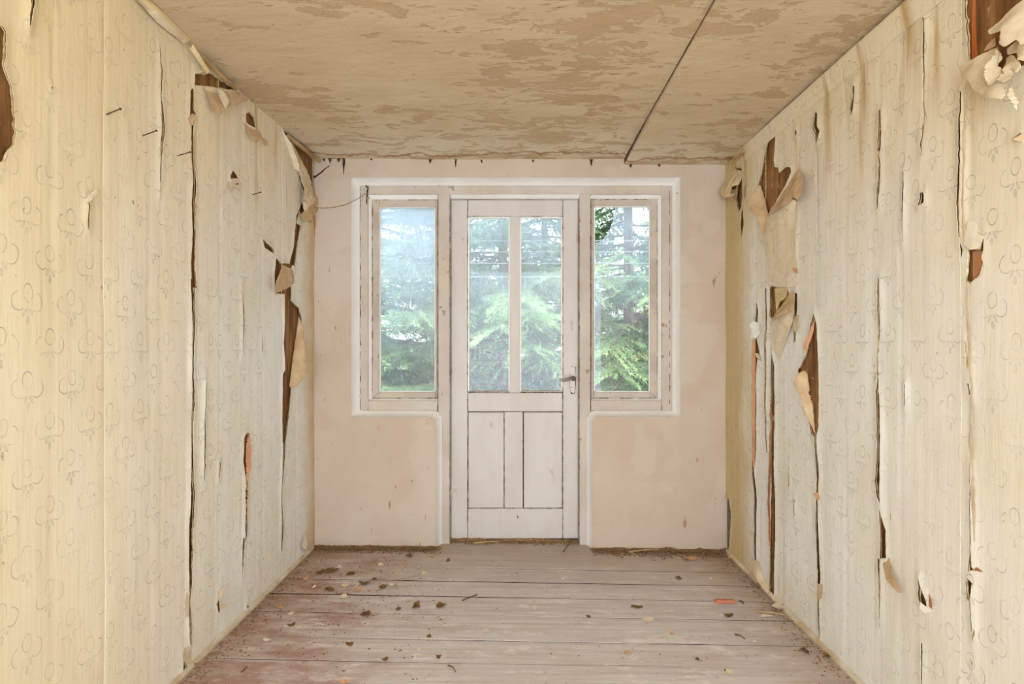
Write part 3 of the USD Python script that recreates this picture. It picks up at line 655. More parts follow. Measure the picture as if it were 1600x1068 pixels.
# cream-edged overlap beside the right wall's long seam
flap(R_, cH((482,300),(486,420),(482,600),(476,740),(484,860),(477,860),(470,740),(474,600),(478,420),(477,310)), 'paper_back_pale', offs=[.009]*10, seed=68, name='torn_edge', crumple=.003)
flap(R_, cK((328,0),(332,100),(336,200),(340,300),(336,420),(346,560),(346,690),(340,690),(337,560),(330,420),(334,300),(329,200),(324,100),(323,0)), 'paper_back_pale', offs=[.008]*14, seed=69, name='torn_edge', crumple=.003)
flap(R_, cG((455,130),(462,132),(464,410),(472,700),(470,900),(468,905),(464,700),(457,410)), 'wallpaper_right', offs=[.012]*8, seed=70, name='torn_edge', crumple=.003)

# ---------------------------------------------------------------- end wall with the opening for door and windows
wb = thing('wall_back', 'pinkish beige plastered end wall around the door and windows', 'wall', kind='structure')
def P2(u, v, y=D0): x, _, z = pw(u, v, y); return np.array([x, z])
zb = -1.24
def arc(c, r, a0, a1, n=6): return [(c[0]+r*math.cos(a), c[1]+r*math.sin(a)) for a in np.linspace(a0, a1, n)]
xl, xr, zt = P2(549,277)[0], P2(1063,277)[0], P2(549,277)[1]
zs = P2(549,651)[1]; pl, pr = P2(681,650)[0], P2(926,650)[0]; rr = .03
out = [(pl, zb)]+arc((pl-rr, zs-rr), rr, 0, math.pi/2)+arc((xl+.012, zs+.012), .012, 1.5*math.pi, math.pi, 4)+arc((xl+.008, zt-.008), .008, math.pi, math.pi/2, 3) \
    +arc((xr-.008, zt-.008), .008, math.pi/2, 0, 3)+arc((xr-.012, zs+.012), .012, 0, -math.pi/2, 4)+arc((pr+rr, zs-rr), rr, math.pi/2, math.pi, 6)+[(pr, zb)]
out = np.array(out)
face = sbox(XL-.03, zb, XR+.03, 1.14).difference(Polygon(out))
v2, f2 = cells(face, .04, .04)
dy = .006*(meshkit.fbm(np.c_[v2*3, np.zeros(len(v2))], 3, 2)-.5)
opd = shapely.distance(shapely.points(v2[:,0], v2[:,1]), Polygon(out)); dy = dy*np.clip(opd/.05, 0, 1)
P3 = np.c_[v2[:,0], D0+dy, v2[:,1]]
m = shell(P3, f2, (0,-1,0), .16)
obj('plaster', m, 'plaster_wall', wb, smooth=40)
n = len(out); T = np.zeros_like(out)
nx = np.zeros_like(out)
for i in range(n):
    a, b = out[max(i-1,0)], out[min(i+1,n-1)]
    t0 = out[i]-a if i > 0 else b-out[i]; t1 = b-out[i] if i < n-1 else out[i]-a
    t0 = t0/max(1e-9,np.linalg.norm(t0)); t1 = t1/max(1e-9,np.linalg.norm(t1))
    n0, n1 = np.array([t0[1],-t0[0]]), np.array([t1[1],-t1[0]]); s = n0+n1; s /= np.linalg.norm(s); nx[i] = s/max(.5, s@n0)
# walking the opening clockwise, so its inside lies to the right
V = []; rows = []
fr_ = .030
for th in np.linspace(0, math.pi/2, 7): rows.append((fr_*(1-math.cos(th))*.55+fr_*.45*th/(math.pi/2), .066*(.6*math.sin(th)+.4*th/(math.pi/2))))
rows = [(a, b) for a, b in [(0, -.0015)]+rows+[(fr_+.002, .14)]]
for (ins, dep) in rows:
    p = out+nx*ins; V += [(q[0], D0+dep, q[1]) for q in p]
Fc = []
for r in range(len(rows)-1):
    for i in range(n-1):
        a = r*n+i; Fc += [(a, a+1, a+n), (a+1, a+n+1, a+n)]
m = trimesh.Trimesh(V, Fc, process=False)
c = m.triangles_center.mean(0); 
if m.face_normals[:, 1].sum() > 0: m.invert()
obj('reveal', m, 'reveal_white', wb, smooth=50)

# timber frame that holds the door and both windows
YF, YS, YD, YG = D0+.070, D0+.112, D0+.125, D0+.135
frm = thing('trim_1', 'off-white painted timber frame with head, posts and sills around door and windows', 'frame', kind='structure')
def slab(u0, v0, u1, v1, y, depth, mat, name, parent, b=.003, grow=(0,0,0,0)):
    x0, _, z1 = pw(u0, v0, y); x1, _, z0 = pw(u1, v1, y)
    return obj(name, bbox(x0-grow[0], x1+grow[2], y, y+depth, z0-grow[3], z1+grow[1], b), mat, parent)
slab(561, 288, 575, 641, YF, .0415, 'frame_paint', 'jamb', frm, grow=(.02,.02,0,.02))
slab(1034, 288, 1048, 641, YF, .0415, 'frame_paint', 'jamb', frm, grow=(0,.02,.02,.02))
slab(575, 288, 1034, 303.5, YF, .0415, 'frame_paint', 'head', frm, grow=(0,.02,0,0))
slab(684.5, 302, 702.5, 853, YF-.002, .10, 'frame_paint', 'door_post', frm, grow=(0,0,0,.02))
slab(905.5, 302, 922.5, 856, YF-.002, .10, 'frame_paint', 'door_post', frm, grow=(0,0,0,.02))
slab(575, 625.5, 684, 641, YF, .0415, 'frame_paint', 'sill_rail', frm, grow=(0,0,0,.02))
slab(923, 625, 1034, 641, YF, .0415, 'frame_paint', 'sill_rail', frm, grow=(0,0,0,.02))
def bead(p0, p1, q, name='rebate_moulding', par=None):
    """sloping rebate face, painted whiter to look lit, between the frame's face and the sash: p0-p1 outer edge px at the face, q px shift to the inner edge"""
    a0, a1 = np.array(pw(*p0, YF+.002)), np.array(pw(*p1, YF+.002))
    b0, b1 = np.array(pw(p0[0]+q[0], p0[1]+q[1], YS-.004)), np.array(pw(p1[0]+q[2], p1[1]+q[3], YS-.004))
    o0, o1 = a0.copy(), a1.copy(); o0[1] = o1[1] = YS-.004
    obj(name, hull([a0, a1, b0, b1, o0, o1, a0+[0,.004,0], a1+[0,.004,0]]), 'bead_white', par, smooth=20)  # whiter than the frame: stands in for light caught by the slope
bead((573.5,303), (573.5,626), (7.5,8,7.5,-4), par=frm); bead((573.5,302.5), (684,302.5), (7.5,9,0,9), par=frm); bead((575,626), (684,626), (6,-4,0,-4), par=frm)
bead((1035,303), (1035,626), (-7.5,8,-7.5,-4), par=frm); bead((923,302.5), (1035,302.5), (0,8,-7.5,8), par=frm); bead((923,626), (1034,626), (0,-4,-6,-4), par=frm)
bead((703,303.5), (905,303.5), (0,7,0,7), par=frm)

rq = np.random.default_rng(77)
def grime(par, runs):
    ms = []
    for (p0, p1, y) in runs:
        a, b = np.array(pw(*p0, y)), np.array(pw(*p1, y)); n = max(2, int(np.linalg.norm(b-a)/.035)); ts = np.linspace(0, 1, n+1)
        for k in range(n):
            if rq.random() < .25: continue
            t0, t1 = ts[k]+rq.uniform(-.2,.2)/n, ts[k+1]+rq.uniform(-.2,.3)/n; w0, w1 = .0007+.0022*rq.random()**2.5, .0007+.0022*rq.random()**2.5
            ms.append(tube([a+(b-a)*max(0,t0), a+(b-a)*min(1,(t0+t1)/2), a+(b-a)*min(1,t1)], w0, 5, w1))
    obj('joint_dirt', cat_(*ms), 'grime', par)
simple('grime', (120,92,62), (70,50,34), scale=40, rough=1)
grime(frm, [((563.5,289.5),(563.5,641.5),YF), ((564,289.5),(1046.5,289.5),YF), ((1046.5,290),(1046.5,641),YF), ((564,641.5),(684,641.5),YF), ((923,641.5),(1046,641.5),YF),
  ((684,304),(684,641),YF), ((703,304),(703,848),YF), ((905,304),(905,848),YF), ((923,304),(923,641),YF), ((575,626),(575,641),YF), ((1034,626),(1034,641),YF),
  ((582,312),(684,312),YS-.001), ((582,312),(582,621.5),YS-.001), ((582,621.5),(684,621.5),YS-.001), ((1027,312),(1027,621.5),YS-.001), ((923,311.5),(1027,311.5),YS-.001), ((923,621.5),(1027,621.5),YS-.001),
  ((592,613),(584,621),YS-.001), ((681,613),(681,621),YS-.001), ((928,613),(924,621),YS-.001), ((1017,613),(1025,621),YS-.001),
  ((691,700),(691,855),YF), ((917.5,700),(917.5,858),YF)])
def window(name, label, su0, sv0, su1, sv1, gu0, gv0, gu1, gv1, mat, hole=None):
    w = thing(name, label, 'window', kind='structure'); e = .003
    sl, sr_ = (.016, 0) if su0 < CU-100 else (0, .016)
    slab(su0, sv0, gu0, sv1, YS, .045, 'sash_paint', 'sash_stile', w, grow=(sl,.016,0,.016)); slab(gu1, sv0, su1, sv1, YS, .045, 'sash_paint', 'sash_stile', w, grow=(0,.016,sr_,.016))
    slab(gu0, sv0, gu1, gv0, YS+.0005, .044, 'sash_paint', 'sash_rail', w, grow=(0,.016,0,0)); slab(gu0, gv1, gu1, sv1, YS+.0005, .044, 'sash_paint', 'sash_rail', w, grow=(0,0,0,.016))
    y = YS+.022; a, b = P2(gu0, gv1, y), P2(gu1, gv0, y); P = sbox(a[0]-.008, a[1]-.008, b[0]+.008, b[1]+.008)
    if hole: P = P.difference(Polygon([P2(u, v, y) for u, v in hole]))
    pm = trimesh.creation.extrude_polygon(P, .003, engine='earcut'); pv = pm.vertices.copy(); pm.vertices = np.c_[pv[:,0], y+pv[:,2], pv[:,1]]; pm.invert() if pm.volume < 0 else None
    obj('pane', pm, mat, w, smooth=False)
    # putty bead round the glass
    for (p, q, r_, s_) in ((gu0, gv0, gu0+1.6, gv1), (gu1-1.6, gv0, gu1, gv1), (gu0, gv0, gu1, gv0+1.6), (gu0, gv1-1.6, gu1, gv1)):
        slab(p, q, r_, s_, y-.012, .011, 'bead_white', 'glazing_bead', w, b=.001)
    return w
window('window_1', 'narrow window left of the door with milky, dirty glass', 582, 312.5, 684, 621.5, 592.5, 323, 680.5, 612, 'pane_hazy')
hp = [(915,310),(961.5,310),(961,325),(957,347),(950,364),(940,376),(928,384.5),(915,390)]
window('window_2', 'narrow window right of the door with a broken pane corner', 923.5, 311, 1026.5, 621.5, 928, 321.5, 1016, 612, 'pane_right', hp)

door = thing('door_1', 'off-white panelled balcony door with two tall dusty panes and lever handle', 'door', kind='structure')
slab(705, 312, 730.5, 841, YD, .04, 'door_paint', 'stile', door); slab(879.5, 312, 903.5, 841, YD, .04, 'door_paint', 'stile', door)
slab(731, 312, 879, 338, YD, .04, 'door_paint', 'top_rail', door); slab(731, 613.5, 879, 642.5, YD, .04, 'door_paint', 'middle_rail', door)
slab(731, 794, 879, 841, YD, .04, 'door_paint', 'bottom_rail', door)
slab(796.5, 338, 812.5, 613.5, YD+.001, .038, 'door_paint', 'muntin', door); slab(788, 643, 817, 793.5, YD+.0015, .036, 'door_paint', 'mullion', door)
slab(731.6, 643.8, 787.4, 793.2, YD+.004, .02, 'door_paint', 'panel', door); slab(818.2, 643.8, 878.6, 793.2, YD+.004, .02, 'door_paint', 'panel', door)
slab(725, 640, 885, 800, YD+.026, .008, 'joint_dark', 'panel_backing', door)
slab(704, 300, 904, 312.5, YD+.01, .03, 'frame_paint', 'stop', frm)
slab(699, 300, 711, 845, YD+.045, .02, 'joint_dark', 'stop', frm); slab(898, 300, 910, 845, YD+.045, .02, 'joint_dark', 'stop', frm)
slab(700, 840, 908, 848, YD+.03, .04, 'joint_dark', 'stop', frm)
for (u0, u1) in ((732, 796), (813, 878)):
    for (p, q, r_, s_) in ((u0-1, 338, u0+1.4, 612), (u1-1.4, 338, u1+1, 612), (u0, 338, u1, 340.5), (u0, 610, u1, 613)):
        slab(p, q, r_, s_, YD+.006, .014, 'bead_white' if q != 610 else 'sash_paint', 'glazing_bead', door, b=.001)
    slab(u0-2, 336, u1+2, 615, YD+.02, .003, 'pane_door', 'pane', door, b=.0005)
grime(door, [((730.7,312),(730.7,841),YD), ((879.3,312),(879.3,841),YD), ((731,613.3),(879,613.3),YD), ((731,338),(796,338),YD), ((813,338),(879,338),YD), ((731,643),(879,643),YD), ((731,793.7),(879,793.7),YD), ((731,612),(796,612),YD), ((813,612.5),(879,612.5),YD), ((817.5,643),(817.5,793),YD), ((787.8,643),(787.8,793),YD)])
# latch plate, lever and keyhole cover
hd = obj('handle', cat_(
    tube([pw(896.5, 590.5, YD+.0), pw(896.5, 590.5, YD-.045)], .009, 12),
    tube([pw(897.5, 590.5, YD-.038), pw(893, 590.3, YD-.047), pw(888, 592, YD-.052), pw(883, 593.6, YD-.052), pw(877, 593.4, YD-.050)], .0105, 10, .0075), trimesh.creation.icosphere(2, .015).apply_translation(pw(896.3, 591, YD-.034))), 'handle_metal', door, smooth=60)
hd.SetCustomDataByKey('label', 'worn grey metal lever handle')
slab(890.5, 573, 899, 604.5, YD-.004, .005, 'handle_paint', 'handle_plate', door, b=.0015)
grime(door, [((890.3,572.8),(899.2,572.8),YD-.004), ((890.3,572.8),(890.3,604.6),YD-.004), ((899.3,572.8),(899.3,604.6),YD-.004), ((890.3,604.8),(899.3,604.8),YD-.004), ((890.3,605),(892.4,614.6),YD-.004), ((899.3,605),(897.6,614),YD-.004), ((892.4,614.6),(897.6,614.2),YD-.004)])
kp = obj('keyhole_plate', hull([pw(890.5, 605, YD-.004), pw(899.2, 605, YD-.004), pw(892.5, 614.5, YD-.004), pw(897.5, 614, YD-.004), pw(890.5, 605, YD), pw(899.2, 605, YD), pw(892.5, 614.5, YD), pw(897.5, 614, YD)]), 'handle_paint', door)
x, y, z = pw(893.2, 614, YD-.005); obj('keyhole', trimesh.creation.icosphere(2, .0045).apply_translation((x, y, z)), 'joint_dark', door)
for (u, v, r) in ((703.8, 382, .006), (704.2, 771, .006)):
    x, y, z = pw(u+1, v, YD-.002); obj('hinge', tube([(x,y,z-.03),(x,y,z+.03)], r, 10), 'frame_paint', door)

# skirting strips, ceiling strips and broken laths
for side, nm in ((-1, 'left'), (1, 'right')):
    W = XR if side > 0 else -XL; zf = fz(side*W)
    b = thing('baseboard_'+nm, 'thin dirty cream skirting strip along the foot of the %s wall' % nm, 'skirting', kind='structure')
    ys = np.linspace(.2, D0-.02, 40); prof = [(0,-.004),(0,.017),(.004,.018),(.009,.014),(.013,.007),(.014,-.004)]
    V = []; 
    for k, y in enumerate(ys):
        wv = .003*(meshkit.fbm(np.array([[y*5, side, 2.]]), 3)[0]-.5)
        for (o, h) in prof: V.append((side*(W-.002-o*(1+wv*20)), y, zf+h*(1+wv*40)))
    n = len(prof); Fc = []
    for k in range(len(ys)-1):
        for j in range(n-1):
            a = k*n+j; Fc += [(a,a+1,a+n),(a+1,a+n+1,a+n)]
    m = trimesh.Trimesh(V, Fc, process=False)
    if m.face_normals[:, 2].sum() < 0: m.invert()
    obj('strip', m, 'skirting_paint', b, smooth=40)
def lath(name, label, p0, p1, side, o0, o1, w, t, mat):
    """a lath between two pixels beside a wall, o0 and o1 off it"""
    ya, za = wl(side, *p0, o0); yb, zb_ = wl(side, *p1, o1); W = XR if side > 0 else -XL
    a, b = np.array([side*(W-o0), ya, za]), np.array([side*(W-o1), yb, zb_]); d = b-a
    u = np.cross(d, [side, 0, 1.0]); u /= np.linalg.norm(u); v = np.cross(d, u); v /= np.linalg.norm(v)
    pts = []
    for k, q in ((0, a), (1, b)):
        for s in (-1, 1):
            for r in (-1, 1): pts.append(q+u*w/2*s*(1 if k == 0 else .8)+v*t/2*r+d*(.01*s*r))
    return tag(obj(name, hull(pts), mat), label, 'lath')
lath('wooden_lath', 'pale loose lath along the ceiling at the upper left edge', (212,-14), (294,63), -1, .03, .02, .022, .008, 'lath_pale')
lath('wooden_lath', 'short pale lath hanging from the ceiling above the torn hole', (299,73), (325,113), -1, .035, .03, .018, .006, 'lath_pale')
lath('wooden_lath', 'thin brown lath along the ceiling right above the torn hole', (312,88), (369,139), -1, .03, .02, .014, .01, 'lath_wood')
lath('wooden_lath', 'broken lath end poking out at the far left ceiling corner', (449,212), (500,252), -1, .012, .045, .022, .010, 'lath_wood')
lath('wooden_lath', 'narrow brown strip at the far right ceiling corner', (1146,252), (1162,236), 1, .03, .03, .014, .010, 'lath_wood')
t2 = thing('trim_2', 'narrow papered strip under the ceiling along the right wall', 'strip', kind='structure')
V = []; ys = np.linspace(.3, 2.8, 60)
for y in ys:
    wv = .008*(meshkit.fbm(np.array([[y*3, 1., 2.]]), 3)[0]-.5)
    for (o, h) in ((-.002, -.075), (.001, -.074), (.012, -.015), (.014, .0)): V.append((XR-.006-o-wv*.5, y, ZCR+h+wv))
Fc = []
for k in range(len(ys)-1):
    for j in range(3):
        a = k*4+j; Fc += [(a,a+4,a+1),(a+1,a+4,a+5)]
m = trimesh.Trimesh(V, Fc, process=False)
if m.face_normals[:, 0].sum() > 0: m.invert()
obj('strip', m, 'wallpaper_right', t2, smooth=40)

# ---------------------------------------------------------------- rusty nails in the left wall
for (p0, p1, lab) in (((165,182),(188,170),'rusty nail in the left wall, nearest the front of the row'), ((222,214.5),(244.5,204),'rusty nail in the left wall, second from the front'),
                      ((275,245.5),(297,237.5),'rusty nail in the left wall just before the long split'), ((393,306),(407.5,300),'small rusty nail in the left wall right of the little torn hole'), ((363,290.5),(371.5,287),'short rusty nail poking through the little torn hole')):
    ya, za = wl(-1, *p0); a = np.array([XL-.012, ya, za]); b = np.array([(p1[0]-CU)/F*ya, ya, (CV-p1[1])/F*ya]); b[0] = max(b[0], XL+.02)
    d = (b-a)/np.linalg.norm(b-a)
    tag(obj('nail', cat_(tube([a, b], .0016, 8), tube([b-d*.0008, b+d*.0012], .0036, 10)), 'rust'), lab, 'nail')
# wire between the left wall and the window frame
pts = [pw(490,323.5,2.90), pw(505,325,2.92), pw(522,323.5,2.94), pw(540,319.5,2.95), pw(556,312,2.957), pw(566,306,2.99), pw(570,302,YF-.004), pw(574,305,YF-.004), pw(577,311,YF)]
tag(obj('wire', tube(pts, .0014, 6), 'twig_bark'), 'thin brown wire sagging from the left wall to the window frame', 'wire')
# dusty cobweb tufts under the ceiling on the end wall
rg = np.random.default_rng(11)
for n_, (u, v, h) in enumerate(((507,247,6),(516,247,9),(529,247,8),(537,247,26),(580,248,3),(672,249,7),(712,249,14),(753,250,5),(832,250,4),(924,249,11),(985,257,5),(1031,257,4))):
    ms = []
    for k in range(4):
        du = rg.uniform(-2, 2); p = [pw(u+du*(1-q)+rg.uniform(-1,1), v+h*q*rg.uniform(.7,1), D0-.006-.006*rg.random()) for q in (0, .35, .7, 1)]
        ms.append(tube(p, .0032, 5, .0006))
    tag(obj('cobweb', cat_(*ms), 'dark_web'), 'small dark cobweb tuft under the ceiling edge, '+('leftmost on the end wall,second from the left corner,just left of the longest one,long strand left of the window corner,above the left window corner,above the left window middle,longer one above the left door post,above the hinge side of the door,above the middle of the door,above the latch side of the door,just right of the ceiling joint,rightmost on the end wall'.split(',')[n_]), 'cobweb', 'cobweb tufts under the ceiling edge')
for (a, lab) in (([(490,277),(496,273),(503,268),(509,263),(515,259)], 'dirty cobweb strand in the upper left corner of the end wall'), ([(571,289),(575,293),(574,300),(573,318)], 'dark cobweb at the upper left corner of the window frame')):
    ms = []
    for k in range(4): ms.append(tube([pw(u+rg.uniform(-1.2,1.2), v+rg.uniform(-1.2,1.2), (D0-.008) if a[0][0] < 520 else YF-.006) for u, v in a], .0026, 5, .001))
    tag(obj('cobweb', cat_(*ms), 'dark_web'), lab, 'cobweb')

# ---------------------------------------------------------------- debris on the floor
rd = np.random.default_rng(21)
def chip(u, v, wpx, hpx, mat, name, label, cat, curl=.004, th=.0012, group=None, ang=None, pts=None):
    """an irregular flat or curled scrap lying at pixel (u, v); wpx across, hpx deep as seen"""
    x, y = fl(u, v); w = wpx*y/F; d = min(hpx*y/F*y/1.17, w*1.6)
    n = 11; a = np.sort(rd.uniform(0, 2*math.pi, n)); r = rd.uniform(.6, 1.05, n)
    pts = np.c_[np.cos(a)*r*w/2, np.sin(a)*r*d/2]
    P = Polygon(pts).buffer(0); P = max(parts_of(P), key=lambda q: q.area)
    v2, f2 = cells(P, max(w, .01)/5, max(d, .01)/4)
    k = rd.uniform(0, math.pi); cd = v2@np.array([math.cos(k), math.sin(k)])/max(w, d)
    z = curl*(4*cd**2)+curl*.5*meshkit.fbm(np.c_[v2*60, np.full(len(v2), u)], 2)
    P3 = np.c_[v2[:,0]+x, v2[:,1]+y, z-z.min()+fz(x)+.003]
    return tag(obj(name, shell(P3, f2, (0,0,1), th), mat, smooth=50), label, cat, group)
def stick(p0, p1, r, mat, name, label, cat, lift=.004):
    a, b = fl(*p0), fl(*p1); A, B = np.array([a[0], a[1], fz(a[0])+r+.001]), np.array([b[0], b[1], fz(b[0])+r+lift])
    Mid = (A+B)/2+np.array([.004, .004, .002])
    return tag(obj(name, tube([A, Mid, B], r, 7, r*.6), mat, smooth=60), label, cat)
# a red brick-coloured chunk
x, y = fl(1133, 941); tag(obj('brick_chip', hull([(x-.045,y-.012,fz(x)+.001),(x+.046,y-.010,fz(x)+.001),(x-.047,y+.012,fz(x)+.001),(x+.045,y+.014,fz(x)+.001),(x-.040,y-.006,fz(x)+.015),(x+.043,y-.004,fz(x)+.013),(x-.044,y+.008,fz(x)+.014),(x+.036,y+.010,fz(x)+.013),(x+.01,y-.014,fz(x)+.008)]), 'brick_red'), 'flat orange-red brick chip on the floorboards at the right', 'brick chip')
chip(1013, 969, 20, 9, 'scrap_paper', 'paper_scrap', 'white paper scrap lying alone on the floorboards right of centre', 'paper scrap', .008)
chip(1217, 949, 24, 14, 'scrap_paper', 'paper_scrap', 'cream crumpled wallpaper scrap at the foot of the right wall', 'paper scrap', .014)
chip(1197, 962, 26, 5, 'scrap_paper', 'paper_scrap', 'narrow cream strip of paper beside the right wall', 'paper scrap', .006)
chip(1143, 872, 11, 9, 'tan_scrap', 'paper_scrap', 'orange-tan paper scrap in the far right floor corner', 'paper scrap', .012)
chip(1096, 862, 10, 8, 'tan_scrap', 'paper_scrap', 'small tan scrap against the end wall right of the door', 'paper scrap', .012)
chip(1078, 873, 24, 6, 'tan_scrap', 'bark_piece', 'reddish bark piece in the dirt below the end wall at the right', 'bark piece', .012)
chip(1111, 905, 6, 6, 'scrap_paper', 'paper_scrap', 'tiny white paper flake in front of the far right corner', 'paper scrap', .006)
chip(594, 883, 13, 6, 'scrap_paper', 'paper_scrap', 'white curled flake on the boards below the left end wall', 'paper scrap', .008)
chip(664, 896, 12, 6, 'scrap_paper', 'paper_scrap', 'cream flake on the boards in front of the left pier', 'paper scrap', .006)
chip(540, 915, 14, 6, 'scrap_paper', 'paper_scrap', 'cream flake among dry leaves near the left wall', 'paper scrap', .005)
chip(611, 914, 14, 5, 'scrap_paper', 'paper_scrap', 'pale flake at the right end of the leaf litter', 'paper scrap', .006)
chip(455, 959, 12, 6, 'scrap_paper', 'paper_scrap', 'cream flake on the board joint at the left', 'paper scrap', .006)
chip(538, 1065, 14, 6, 'tan_scrap', 'paper_scrap', 'yellowish scrap at the lower edge left of centre', 'paper scrap', .006)
chip(1138, 1050, 20, 9, 'scrap_paper', 'paper_scrap', 'pale smeared flake on the front boards at the right', 'paper scrap', .004)
chip(1134, 1050, 8, 7, 'dry_leaf', 'clod', 'brown clod on the pale flake at the front right', 'clod', .006)
chip(1257, 1017, 13, 11, 'dry_leaf', 'clod', 'dark brown clod near the right wall', 'clod', .012)
chip(1292, 1025, 12, 8, 'dry_leaf', 'clod', 'brown crumbling clod closest to the right wall', 'clod', .010)
chip(516, 892, 34, 9, 'dry_leaf', 'dry_leaf', 'broad curled dry leaf at the back of the leaf litter', 'dry leaf', .012)
chip(500, 895, 16, 7, 'dry_leaf', 'dry_leaf', 'curled dry leaf at the left end of the leaf litter', 'dry leaf', .012)
chip(570, 911, 20, 7, 'dry_leaf', 'dry_leaf', 'brown dry leaf in the middle of the leaf litter', 'dry leaf', .010)
chip(598, 917, 14, 8, 'dry_leaf', 'dry_leaf', 'dark crumpled dry leaf beside the pale flake', 'dry leaf', .012)
chip(515, 920, 20, 8, 'dry_leaf', 'dry_leaf', 'dry leaf in front of the leaf litter', 'dry leaf', .008)
chip(650, 949, 14, 12, 'dry_leaf', 'dry_leaf', 'crumpled brown leaf standing out in front of the door', 'dry leaf', .016)
chip(689, 946, 18, 10, 'dry_leaf', 'dry_leaf', 'crumpled leaf right of its neighbour, in front of the door', 'dry leaf', .014)
chip(622, 952, 10, 7, 'dry_leaf', 'dry_leaf', 'small brown leaf left of the two crumpled leaves', 'dry leaf', .008)
chip(572, 960, 22, 10, 'dry_leaf', 'dry_leaf', 'dry leaf across the joint between two boards', 'dry leaf', .010)
chip(547, 1007, 14, 7, 'dry_leaf', 'dry_leaf', 'single brown leaf on the pale front boards at the left', 'dry leaf', .010)
chip(602, 1032, 12, 7, 'dry_leaf', 'dry_leaf', 'small brown leaf on the joint of the front boards', 'dry leaf', .010)
chip(686, 1027, 10, 6, 'dry_leaf', 'dry_leaf', 'small dark leaf on the front boards left of the middle', 'dry leaf', .010)
chip(670, 995, 9, 5, 'dry_leaf', 'dry_leaf', 'small orange-brown leaf above the joint, left of the middle', 'dry leaf', .008)
chip(455, 977, 14, 7, 'dry_leaf', 'dry_leaf', 'brown leaf beside the left wall', 'dry leaf', .008)
chip(920, 964, 9, 5, 'dry_leaf', 'dry_leaf', 'small yellowish leaf on the middle boards right of the door line', 'dry leaf', .006)
chip(995, 948, 20, 6, 'dry_leaf', 'dry_leaf', 'faint greenish leaf on the boards behind the white scrap', 'dry leaf', .003)
chip(1138, 962, 20, 6, 'dry_leaf', 'dry_leaf', 'dark leaf fragments beside the right wall scraps', 'dry leaf', .006)
chip(1160, 941, 12, 6, 'dry_leaf', 'dry_leaf', 'dark leaf right of the orange brick chip', 'dry leaf', .008)
lit = [(478,905,'left of the curled leaves'),(530,886,'right of the broad curled leaf'),(548,897,'behind the middle leaf'),(560,922,'in front of the middle leaf'),(584,905,'between the litter and the pale flake'),(490,918,'near the wall in front of the litter'),(536,932,'at the front edge of the litter'),(640,868,'at the foot of the left pier'),(700,876,'before the threshold on the left'),(438,948,'beside the left wall, farther back'),(418,1000,'beside the left wall, nearer'),(655,1015,'on the pale boards left of centre'),(760,985,'on the boards in front of the door'),(836,950,'on the boards right of the door middle'),(1050,990,'right of centre on the front boards'),(1090,1030,'at the front right'),(980,1020,'in the front middle'),(1180,1003,'before the right wall'),(1060,903,'on the rear boards at the right'),(880,905,'on the rear boards by the right post')]
for (u, v, w_) in lit:
    chip(u, v, 7+8*rd.random(), 4+3*rd.random(), ('dry_leaf','dry_leaf','tan_scrap','scrap_paper')[int(rd.integers(0,4))], 'litter_flake', 'small flake of litter '+w_, 'litter', .006)
stick((982,863.5), (1032,861), .006, 'splinter_wood', 'wood_splinter', 'pale wood splinter lying along the foot of the end wall', 'splinter')
stick((740,849.5), (779,848), .005, 'splinter_wood', 'wood_splinter', 'thin pale splinter on the door threshold', 'splinter')
stick((880,863), (893,849), .004, 'twig_bark', 'twig', 'straight brown twig leaning against the right side of the threshold', 'twig', .02)
stick((722,939), (746,931), .003, 'twig_bark', 'twig', 'thin bent twig on the boards in front of the door', 'twig')
stick((377,1051), (386,1043), .003, 'twig_bark', 'twig', 'short twig on the red-brown boards at the front left', 'twig')
stick((700,1040), (712,1052), .0025, 'twig_bark', 'twig', 'thin orange twig on the front boards', 'twig')
stick((1148,992), (1164,1000), .003, 'twig_bark', 'twig', 'thin brown twig on the boards near the right wall', 'twig')
stick((1180,956), (1228,963), .003, 'splinter_wood', 'wood_splinter', 'long pale splinter beside the right wall', 'splinter')

